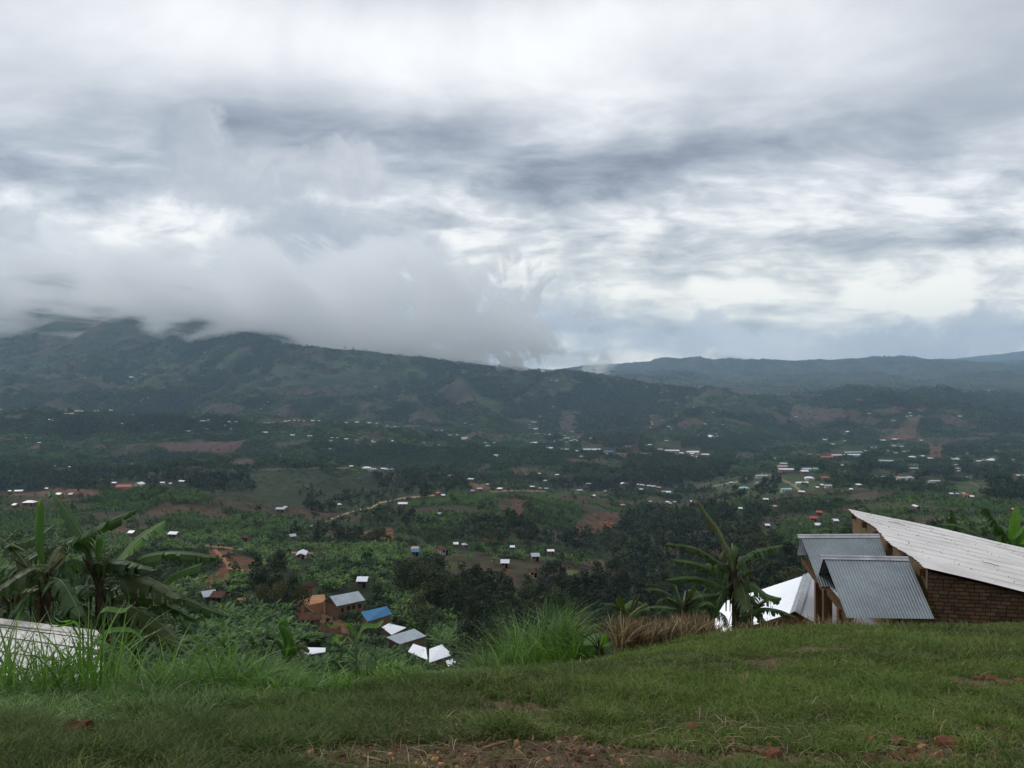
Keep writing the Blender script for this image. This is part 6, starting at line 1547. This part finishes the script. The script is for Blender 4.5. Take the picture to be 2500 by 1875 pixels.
def build_grass():
    px, X, Y, Z, py, g = hill_points(300000, 1, 3.4, 21.0)
    b = bare_at(px, py, X, Y); k = g.random(len(px)) > b * 0.90; px, X, Y, Z, py, b = px[k], X[k], Y[k], Z[k], py[k], b[k]
    left = sstep(-px, -1250, -300)
    H = (0.045 + 0.055 * (fbm(X / 1.3, Y / 1.3, 3) + .5) + 0.05 * left + 0.09 * sstep(fbm(X / .5 + 3, Y / .5, 3), .15, .6) + 0.05 * sstep(fbm(X / 2.6 + 7, Y / 2.6, 2), .1, .5)) * g.uniform(.6, 1.4, len(px)) * (1 - .5 * b)
    Wd = 0.0022 + 0.00028 * Y; tn = np.clip(0.45 + 0.65 * fbm(X / 1.8, Y / 1.8, 5) + g.normal(0, .17, len(px)) - 0.30 * sstep(px, 1150, 2000) + 0.16 * (1 - sstep(px, 500, 1300)), 0, .93)
    dry = g.random(len(px)) < 0.035; tn = np.where(dry, g.uniform(.93, .999, len(px)), tn)
    blades('grass', X, Y, Z, H, Wd, g.uniform(.3, 1.3, len(px)), 3, 'grass_blade', 2, tn)
    # broad-leaved weeds, patchy
    px, X, Y, Z, py, g = hill_points(26000, 31, 3.6, 11.0); k = (fbm(X / 1.1 + 3, Y / 1.1, 3) > .12) & (g.random(len(px)) < .8) & (px < 1750); px, X, Y, Z = px[k], X[k], Y[k], Z[k]
    blades('weeds', X, Y, Z, g.uniform(.02, .055, len(px)), g.uniform(.006, .012, len(px)), g.uniform(.6, 1.6, len(px)), 3, 'grass_blade', 32, np.clip(g.normal(.45, .25, len(px)), 0, .9))
    px, X, Y, Z, py, g = hill_points(9000, 33, 3.6, 16.0)
    blades('straw_litter', X, Y, Z + .01, g.uniform(.03, .11, len(px)), g.uniform(.0015, .004, len(px)), g.uniform(1.2, 3.0, len(px)), 3, 'dry_blade', 34)
    # knee-high lush grass over the left side and the lip of the slope
    px, X, Y, Z, py, g = hill_points(95000, 3, 5.6, 10.6, -300, 1330)
    edge = np.interp(px, [-300, 0, 300, 600, 760, 880, 1000, 1150, 1250, 1330], [.62, .60, .55, .42, .24, .18, .12, .13, .14, .08])
    start = np.interp(px, [-300, 0, 200, 420, 620, 800, 1000, 1330], [5.6, 5.7, 6.2, 6.3, 7.0, 8.0, 8.8, 9.4])
    clump = fbm(X / .8, Y / .8, 3); k = (Y > start + .5 * clump) & (g.random(len(px)) < .75); px, X, Y, Z, clump, edge = px[k], X[k], Y[k], Z[k], clump[k], edge[k]
    H = edge * (0.65 + .8 * np.clip(clump + .3, 0, 1)) * g.uniform(.5, 1.15, len(px)) * (0.38 + 0.62 * sstep(Y, 6.0, 8.3))
    tn = np.clip(.45 + .4 * clump + g.normal(0, .2, len(px)), 0, .99)
    blades('tall_grass', X, Y, Z, H, g.uniform(.0045, .010, len(px)), g.uniform(.35, 1.5, len(px)), 6, 'lush_blade', 4, tn)
    # taller cane-like blades standing in front of the pale hipped roof and along the lip
    g = np.random.default_rng(8); n = 620; px = np.concatenate([g.uniform(-60, 300, 330), g.uniform(300, 860, 290)]); Y = g.uniform(7.6, 9.4, n); X = (px - 1250) / F * Y; Z = land_z(X, Y)
    H = np.where(px < 300, g.uniform(.7, 1.22, n), g.uniform(.5, .95, n) * np.interp(px, [300, 560, 660, 860], [1, 1, .55, .42])); blades('cane_grass', X, Y, Z, H, g.uniform(.008, .018, n), g.uniform(.15, .95, n), 9, 'lush_blade', 5, np.clip(g.normal(.55, .22, n), 0, .99))
    # broad reed clumps
    def clump_at(cx, Yc, n, h, spread, wd, label, seed, name='napier_grass_clump'):
        gg = np.random.default_rng(seed); X0 = (cx - 1250) / F * Yc; rr = spread * np.sqrt(gg.random(n)); an = gg.uniform(0, 6.283, n); X = X0 + rr * np.cos(an); Y = Yc + rr * np.sin(an) * .7; Z = land_z(X, Y)
        H = h * (1 - .45 * (rr / spread) ** 2 + .18 * fbm(X / .35, Y / .35, 2)) * gg.uniform(.45, 1.12, n)
        o = blades(name, X, Y, Z, H, gg.uniform(wd * .7, wd * 1.9, n), gg.uniform(.15, 1.3, n), 8, 'lush_blade', seed, np.clip(gg.normal(.5, .28, n), 0, .99)); del o['kind']
        return tag(o, label, 'grass clump')
    clump_at(1318, 15.5, 2600, 1.85, 1.2, .0085, 'high feathery napier grass clump in the middle of the hill edge', 41)
    clump_at(1225, 14.5, 900, 1.1, .8, .010, 'lower napier grass tuft left of the high feathery clump', 42)
    clump_at(975, 9.6, 900, .22, .5, .009, 'dark green grass tussock at the lip below the white village roofs', 43, 'grass_tussock')
    clump_at(930, 9.2, 900, .30, .45, .012, 'arching grass tussock right of the tall maize shoot', 44, 'grass_tussock')
    clump_at(640, 8.6, 700, .50, .4, .014, 'arching broad-bladed tussock below the lone white roof', 45, 'grass_tussock')
    # dry maize stalks behind the hill edge
    g = np.random.default_rng(12); n = 3400; px = g.uniform(1500, 1748, n); Y = 14.2 + (px - 1500) / 250 * 2.6 + g.uniform(0, 1.6, n); X = (px - 1250) / F * Y; Z = land_z(X, Y)
    top = np.interp(px, [1500, 1560, 1640, 1700, 1748], [1522, 1528, 1526, 1516, 1535]); H = np.maximum(.2, (HZ - top) / F * Y - Z) * g.uniform(.75, 1.5, n)
    blades('dry_maize_stalks', X, Y, Z, H, g.uniform(.006, .022, n), g.uniform(.05, .8, n), 6, 'dry_blade', 13)
    g = np.random.default_rng(14); n = 500; px = g.uniform(1748, 2110, n); Y = g.uniform(14.6, 16.2, n); X = (px - 1250) / F * Y; Z = land_z(X, Y)
    blades('dry_maize_stalks', X, Y, Z, g.uniform(.12, .34, n), g.uniform(.004, .012, n), g.uniform(.1, .9, n), 5, 'dry_blade', 15)
build_grass()
def near_ground(px, py):
    """the spot on the near hill seen at this bearing and dip"""
    iu = int(np.interp(px, UPX, np.arange(NU))); c = PYg[:, iu]; j = int(np.argmax((c <= py) & (np.exp(ly) > 3.0)))
    Y = math.exp(ly[j]); X = (px - 1250) / F * Y; return X, Y, float(land_z(X, Y))
def lump(name, px, py, w, d, h, matn, seed, label, cat, group=None, rough=.18, sink=.35):
    X, Y, Z = near_ground(px, py); s = Y / F; r = random.Random(seed); bm = bmesh.new(); bmesh.ops.create_cube(bm, size=1); bmesh.ops.subdivide_edges(bm, edges=bm.edges[:], cuts=4, use_grid_fill=True)
    for v in bm.verts:
        n = Vector(v.co); k = 1 + rough * (math.sin(n.x * 9 + seed) * math.cos(n.y * 7 + seed * 2) + r.uniform(-.35, .35)); q = n.normalized() * 0.62; n = n.lerp(q, .45)
        v.co = Vector((n.x * w * s * k, n.y * d * s * k, n.z * h * s * k))
    me = bpy.data.meshes.new(name); bm.to_mesh(me); bm.free(); me.materials.append(MATS[matn]); o = link(name, me); o.location = (X, Y, Z + h * s * (.5 - sink)); o.rotation_euler = (r.uniform(-.25, .25), r.uniform(-.25, .25), r.uniform(-1, 1))
    return tag(o, label, cat, group)
_bricks = [(1808, 1703, 26, 14, 'reddish brick lump below the upright dry husk'), (1690, 1779, 38, 15, 'broken red brick alone in the grass right of the husk heap'), (1888, 1861, 40, 34, 'pointed red brick piece at the bottom edge'), (1895, 1811, 26, 12, 'small red brick chip above the pointed piece'),
    (2108, 1800, 24, 22, 'upright red brick chip on the worn patch'), (2122, 1815, 44, 14, 'flat red brick slab under the upright chip'), (2190, 1819, 32, 24, 'red brick piece tilted in the grass, middle of the row'), (2059, 1848, 26, 14, 'dull brown brick chip left of the lower group'), (2123, 1861, 26, 14, 'dark brick bit low beside the lower group'),
    (2192, 1853, 26, 14, 'red brick bit left of the lowest pair'), (2222, 1844, 24, 20, 'left brick of the lowest pair'), (2241, 1861, 40, 16, 'right, longer brick of the lowest pair'), (2317, 1827, 50, 26, 'large broad brick fragment in a worn hollow at right'), (2287, 1851, 34, 12, 'thin brick flake below the broad fragment'),
    (2423, 1660, 30, 12, 'left half of a snapped brick near the far right'), (2452, 1676, 28, 12, 'right half of a snapped brick near the far right'), (2389, 1663, 22, 10, 'dull brick crumb left of the snapped brick'), (2488, 1663, 30, 9, 'bright orange brick flake at the right edge'), (2412, 1728, 22, 12, 'pinkish brick bit standing in grass'),
    (2351, 1770, 20, 10, 'tiny red brick bit left of the worn patch'), (2448, 1808, 30, 16, 'red brick lump on the worn patch at far right'), (1949, 1830, 26, 10, 'low red brick crumbs between two bigger ones'), (2480, 1745, 20, 9, 'brick crumb close to the right edge'), (2060, 1815, 18, 9, 'small brick chip left of the flat slab'), (1113, 1708, 16, 8, 'lone red brick chip in the middle of the lawn'), (930, 1791, 30, 10, 'crumbled red brick left of the bare earth')]
for i, (x, y, w, h, lab) in enumerate(_bricks): lump('broken_brick', x, y, w, w * .7, h, 'fired_brick', i + 3, lab, 'brick', 'broken bricks in the grass')
def clods():
    px, X, Y, Z, py, g = hill_points(5200, 77, 3.7, 8.0); b = bare_at(px, py, X, Y); k = b > .45; px, X, Y, Z = px[k], X[k], Y[k], Z[k]; n = len(px)
    cube = np.array([(-1, -1, -.5), (1, -.8, -.5), (.9, 1, -.5), (-.8, .9, -.5), (-.6, -.7, .6), (.7, -.5, .5), (.5, .6, .7), (-.5, .6, .5)]); fq = np.array([(0, 3, 2, 1), (4, 5, 6, 7), (0, 1, 5, 4), (1, 2, 6, 5), (2, 3, 7, 6), (3, 0, 4, 7)])
    s = (g.uniform(.12, 1, n) ** 2.5 * .022 + .003)[:, None, None]; co = np.einsum('nij,vj->nvi', rot_z(g.uniform(0, 6.28, n)), cube) * s * g.uniform(.6, 1.3, (n, 1, 3)) + np.stack([X, Y, Z + .004], 1)[:, None, :]
    f = (fq[None] + (np.arange(n) * 8)[:, None, None]).reshape(-1, 4); o = link('gravel', np_mesh('gravel', co.reshape(-1, 3), f, [MATS['clod_soil'], MATS['beaten_earth']], np.repeat((g.random(n) < .3).astype(int), 6))); tag(o, kind='stuff')
clods()
lump('soil_mound', 178, 1822, 92, 70, 62, 'clod_soil', 91, 'large dark red soil mound with dead grass at the lower left', 'soil mound', rough=.3, sink=.2)
lump('soil_mound', 278, 1812, 56, 40, 30, 'clod_soil', 92, 'smaller dug-up soil heap right of the large mound', 'soil mound', rough=.35, sink=.2)
lump('soil_mound', 322, 1815, 44, 34, 22, 'clod_soil', 93, 'lowest crumbly soil heap, right of the other two', 'soil mound', rough=.35, sink=.2)
for i, (x0, y0, x1, y1, rd, lab) in enumerate([(1178, 1838, 1248, 1826, .016, 'thick pale stick lying on the bare earth'), (885, 1852, 945, 1878, .012, 'long yellow stalk slanting off the bottom edge'), (1150, 1750, 1205, 1747, .009, 'dry reed lying flat at the top of the bare patch'), (1335, 1750, 1372, 1744, .014, 'pale curled husk on the lawn right of the reed'),
        (1232, 1757, 1262, 1762, .016, 'short pale husk piece above the bare earth'), (1075, 1838, 1098, 1849, .009, 'bent twig left of the thick stick'), (1235, 1866, 1300, 1873, .009, 'grey stick at the bottom of the bare patch'), (675, 1822, 686, 1846, .018, 'brown maize stump with a pale cut face'), (640, 1828, 672, 1812, .006, 'thin dry leaf beside the maize stump'),
        (1758, 1704, 1812, 1696, .006, 'thin twig beside the reddish lump'), (2421, 1769, 2462, 1791, .008, 'dark twig on the worn patch at right'), (880, 1797, 912, 1792, .007, 'small twig left of the crumbled brick'), (1280, 1778, 1306, 1782, .007, 'straw right of the small soil patch'), (1402, 1812, 1430, 1808, .009, 'dry leaf above the husk heap')]):
    rd *= .55; a, b = Vector(near_ground(x0, y0)), Vector(near_ground(x1, y1)); mb = MB(); m_ = a.lerp(b, .5) + Vector((0, 0, .012)); rr = random.Random(i)
    mb.tube([a + Vector((0, 0, rd + .004)), m_ + Vector((rr.uniform(-.02, .02), rr.uniform(-.02, .02), rd)), b + Vector((0, 0, rd + .025))], [rd, rd * 1.1, rd * .7], 7); tag(mb.build('dry_stalk', MATS['stalk'], smooth=True), lab, 'stalk', 'dry stalks on the grass')
def husk(px, py, n, h, lab, seed):
    X, Y, Z = near_ground(px, py); r = random.Random(seed); mb = MB()
    for k in range(n):
        a = r.uniform(0, 6.28); l = h * r.uniform(.5, 1); d = Vector((math.cos(a) * .7, math.sin(a) * .7, r.uniform(.2, 1.2) if n < 5 else r.uniform(.0, .5))).normalized(); s = Vector((-math.sin(a), math.cos(a), 0)) * l * .09; c = Vector((r.gauss(0, .035), r.gauss(0, .03), .01)) if n > 5 else Vector((0, 0, .01)); l *= .6 if n > 5 else .8
        mb.quad(c - s * .5, c + d * l * .5 - s, c + d * l, c + d * l * .5 + s)
    o = mb.build('dry_husk', MATS['husk_brown' if n > 5 else 'stalk']); o.location = (X, Y, Z); tag(o, lab, 'husk')
husk(1818, 1676, 3, .16, 'single pale maize husk standing upright in the lawn', 1)
husk(1404, 1838, 26, .16, 'brown heap of dry husks right of the bare earth', 2)
husk(1438, 1702, 4, .10, 'pale yellow husk scrap in the middle of the lawn', 3)
husk(1299, 1820, 4, .08, 'whitish husk scrap right of the bare earth', 4)
husk(1774, 1836, 18, .14, 'dry reddish leaf heap above the bottom edge', 5)
# tall maize shoots among the grass at left
def maize(px, ptop, Y, label, seed, nl=7):
    X = (px - 1250) / F * Y; zg = float(land_z(X, Y)); h = -(ptop - HZ) / F * Y - zg; root = empty('maize_plant', (X, Y, zg)); r = random.Random(seed); m = MB(); m.tube([(0, 0, 0), (0.01, 0, h * .5), (0.0, 0, h * .86)], [.018, .015, .008], 7); m.build('stem', MATS['banana_midrib'], root)
    for k in range(nl):
        z = h * (.25 + .6 * k / nl); a = r.choice([0, 3.14]) + r.uniform(-.6, .6); d = Vector((math.cos(a), math.sin(a), 0)); l = h * r.uniform(.32, .5); up = 1.0 if k > nl - 3 else .6
        line = bez([(0, 0, z), d * l * .3 + Vector((0, 0, z + l * .5 * up)), d * l * .75 + Vector((0, 0, z + l * .45 * up)), d * l + Vector((0, 0, z + l * (.05 if k < nl - 2 else .6)))], 10); q = MB(); s = Vector((-d.y, d.x, .3)).normalized()
        for i in range(10):
            w0 = .035 * math.sin(math.pi * (i + .5) / 11) + .004; w1 = .035 * math.sin(math.pi * (i + 1.5) / 11.6) + .004; q.quad(line[i] - s * w0, line[i + 1] - s * w1, line[i + 1], line[i]); q.quad(line[i], line[i + 1], line[i + 1] + s * w1 + Vector((0, 0, .01)), line[i] + s * w0 + Vector((0, 0, .01)))
        q.build('leaf', MATS['banana_leaf_bright' if k > nl - 4 else 'banana_leaf'], root)
    tag(root, label, 'maize plant')
def sprout():
    """broad unfurling leaf standing out of the tall grass"""
    Y = 9.0; X = (697 - 1250) / F * Y; zg = float(land_z(X, Y)); root = empty('banana_sprout', (X, Y, zg)); r = random.Random(4)
    spear(root, [P(700, 1605, Y), P(704, 1560, Y), P(692, 1530, Y), P(694, 1505, Y)], .045)
    leaf(root, [P(706, 1612, Y), P(712, 1570, Y - .1), P(703, 1538, Y - .15), P(684, 1526, Y - .2)], .085, r, True, 0, .9, stalk=.05)
    leaf(root, [P(700, 1615, Y), P(690, 1580, Y), P(672, 1562, Y), P(655, 1600, Y)], .05, r, False, 0, .9, stalk=.05)
    leaf(root, [P(706, 1612, Y), P(722, 1582, Y), P(740, 1572, Y), P(756, 1590, Y)], .06, r, False, 0, .9, stalk=.05)
    tag(root, 'bright twisted unfurling leaf shoot rising above the grass left of the lone white roof', 'banana plant')
sprout()
maize(868, 1518, 9.2, 'tall thin maize shoot pointing up before the grey and white village roofs', 21)
maize(222, 1478, 8.8, 'tallest maize shoot standing before the pale hipped roof', 22)
maize(202, 1502, 8.9, 'maize shoot just left of the tallest one before the hipped roof', 23)
# low shrubs along the lip
def shrub(px, ptop, Y, w, leafm, label, seed):
    X = (px - 1250) / F * Y; zg = float(land_z(X, Y)) - .05; h = -(ptop - HZ) / F * Y - zg; v, f, m = tree_proto(seed, 700, w=1.0, leaf=.07, lobes=10, trunk=True); v = v * np.array([w * 1.4, w * 1.4, 1.0]) * h
    o = link('shrub', np_mesh('shrub', v, f, [MATS['bark'], MATS[leafm]], m)); o.location = (X, Y, zg); tag(o, label, 'shrub')
shrub(1012, 1606, 10.6, .9, 'bush_leaf', 'small dark shrub with thin leaves before the paired white roofs', 71)
shrub(962, 1625, 9.8, 1.1, 'bush_leaf', 'low olive shrub at the lip below the village', 72)
shrub(1440, 1560, 19.0, .8, 'bush_leaf', 'green shrub between the cone-shaped tree and the banana sprout', 73)
shrub(1180, 1575, 22.0, 1.0, 'bush_leaf', 'leafy shrub left of the lower napier tuft', 74)
shrub(560, 1560, 20.0, 1.0, 'bush_leaf', 'leafy shrub on the slope behind the tall grass at left centre', 75)
shrub(450, 1580, 17.0, 1.0, 'bush_leaf', 'bushy shrub behind the tall grass under the drooping banana leaves', 76)
shrub(850, 1598, 16.0, 1.0, 'bush_leaf', 'round shrub behind the grass between the lone white roof and the maize shoot', 77)

# ---------------------------------------------------------------- air: haze, and the cloud lying on the mountain
def vol_box(name, x0, x1, y0, y1, z0, z1, fn):
    mb = MB(); mb.box(((x0 + x1) / 2, (y0 + y1) / 2, (z0 + z1) / 2), ((x1 - x0) / 2, 0, 0), (0, (y1 - y0) / 2, 0), (0, 0, (z1 - z0) / 2))
    bm = bmesh.new(); me = mb.mesh(name, []); bm.from_mesh(me); bmesh.ops.remove_doubles(bm, verts=bm.verts, dist=0.01); bmesh.ops.recalc_face_normals(bm, faces=bm.faces); bm.to_mesh(me); bm.free()
    m = bpy.data.materials.new(name); m.use_nodes = True; T = NT(m.node_tree); T.n.clear()
    out = T.node('ShaderNodeOutputMaterial'); T.l.new(fn(T), out.inputs['Volume']); me.materials.append(m)
    return tag(link(name, me), kind='stuff')
def haze(T):
    v = T.node('ShaderNodeVolumePrincipled'); v.inputs['Color'].default_value = (0.52, 0.75, 1.0, 1); v.inputs['Density'].default_value = 6.1e-5; v.inputs['Anisotropy'].default_value = 0.1
    return v.outputs[0]
vol_box('haze', -24000, 24000, -70, 17800, float(Zg.min()) - 30, 760, haze)
def cloud(T):
    g = pos(T); x, y, z = T.sep(g); g = T.comb(x, T.math('MULTIPLY', y, 0.09), T.math('MULTIPLY', z, 1.15))
    wn = T.node('ShaderNodeTexNoise'); T.put(wn.inputs['Vector'], g); wn.inputs['Scale'].default_value = 0.0022; wn.inputs['Detail'].default_value = 4
    gw = T.vmath('ADD', g, T.vmath('SCALE', T.vmath('SUBTRACT', wn.outputs['Color'], (0.5, 0.5, 0.5)), scale=230.0))
    n = T.noise(gw, 0.0042, 9, 0.58)
    und = T.math('MULTIPLY_ADD', T.smooth(x, -1900.0, -1350.0), -330.0, CLOUD_BASE)
    lo = T.smooth(T.math('SUBTRACT', z, und), -110.0, 250.0)
    hi = T.math('SUBTRACT', 1.0, T.smooth(T.math('MULTIPLY_ADD', x, 0.10, z), 330.0, 800.0))
    r = T.math('SUBTRACT', 1.0, T.smooth(x, -1000.0, 1500.0))
    m = T.math('MULTIPLY', T.math('MULTIPLY', lo, hi), r)
    d = T.math('ADD', T.math('MULTIPLY', T.math('SUBTRACT', n, 0.5), 4.5), T.math('MULTIPLY', T.math('SUBTRACT', m, T.math('SUBTRACT', 0.98, T.math('MULTIPLY', T.smooth(x, -2300.0, -1000.0), 0.44))), 1.25))
    d = T.math('MINIMUM', T.math('MULTIPLY', T.math('MAXIMUM', d, 0.0), 0.022), 0.0055)
    d = T.math('MULTIPLY', d, T.math('SUBTRACT', 1.0, T.smooth(x, -100.0, 1000.0)))
    v = T.node('ShaderNodeVolumePrincipled'); v.inputs['Color'].default_value = (1.0, 1.0, 1.0, 1); T.put(v.inputs['Density'], d); v.inputs['Anisotropy'].default_value = 0.6
    return v.outputs[0]
CLOUD_BASE = 55.0
vol_box('low_cloud', -4400, 1900, 4340, 5500, -220, 700, cloud)
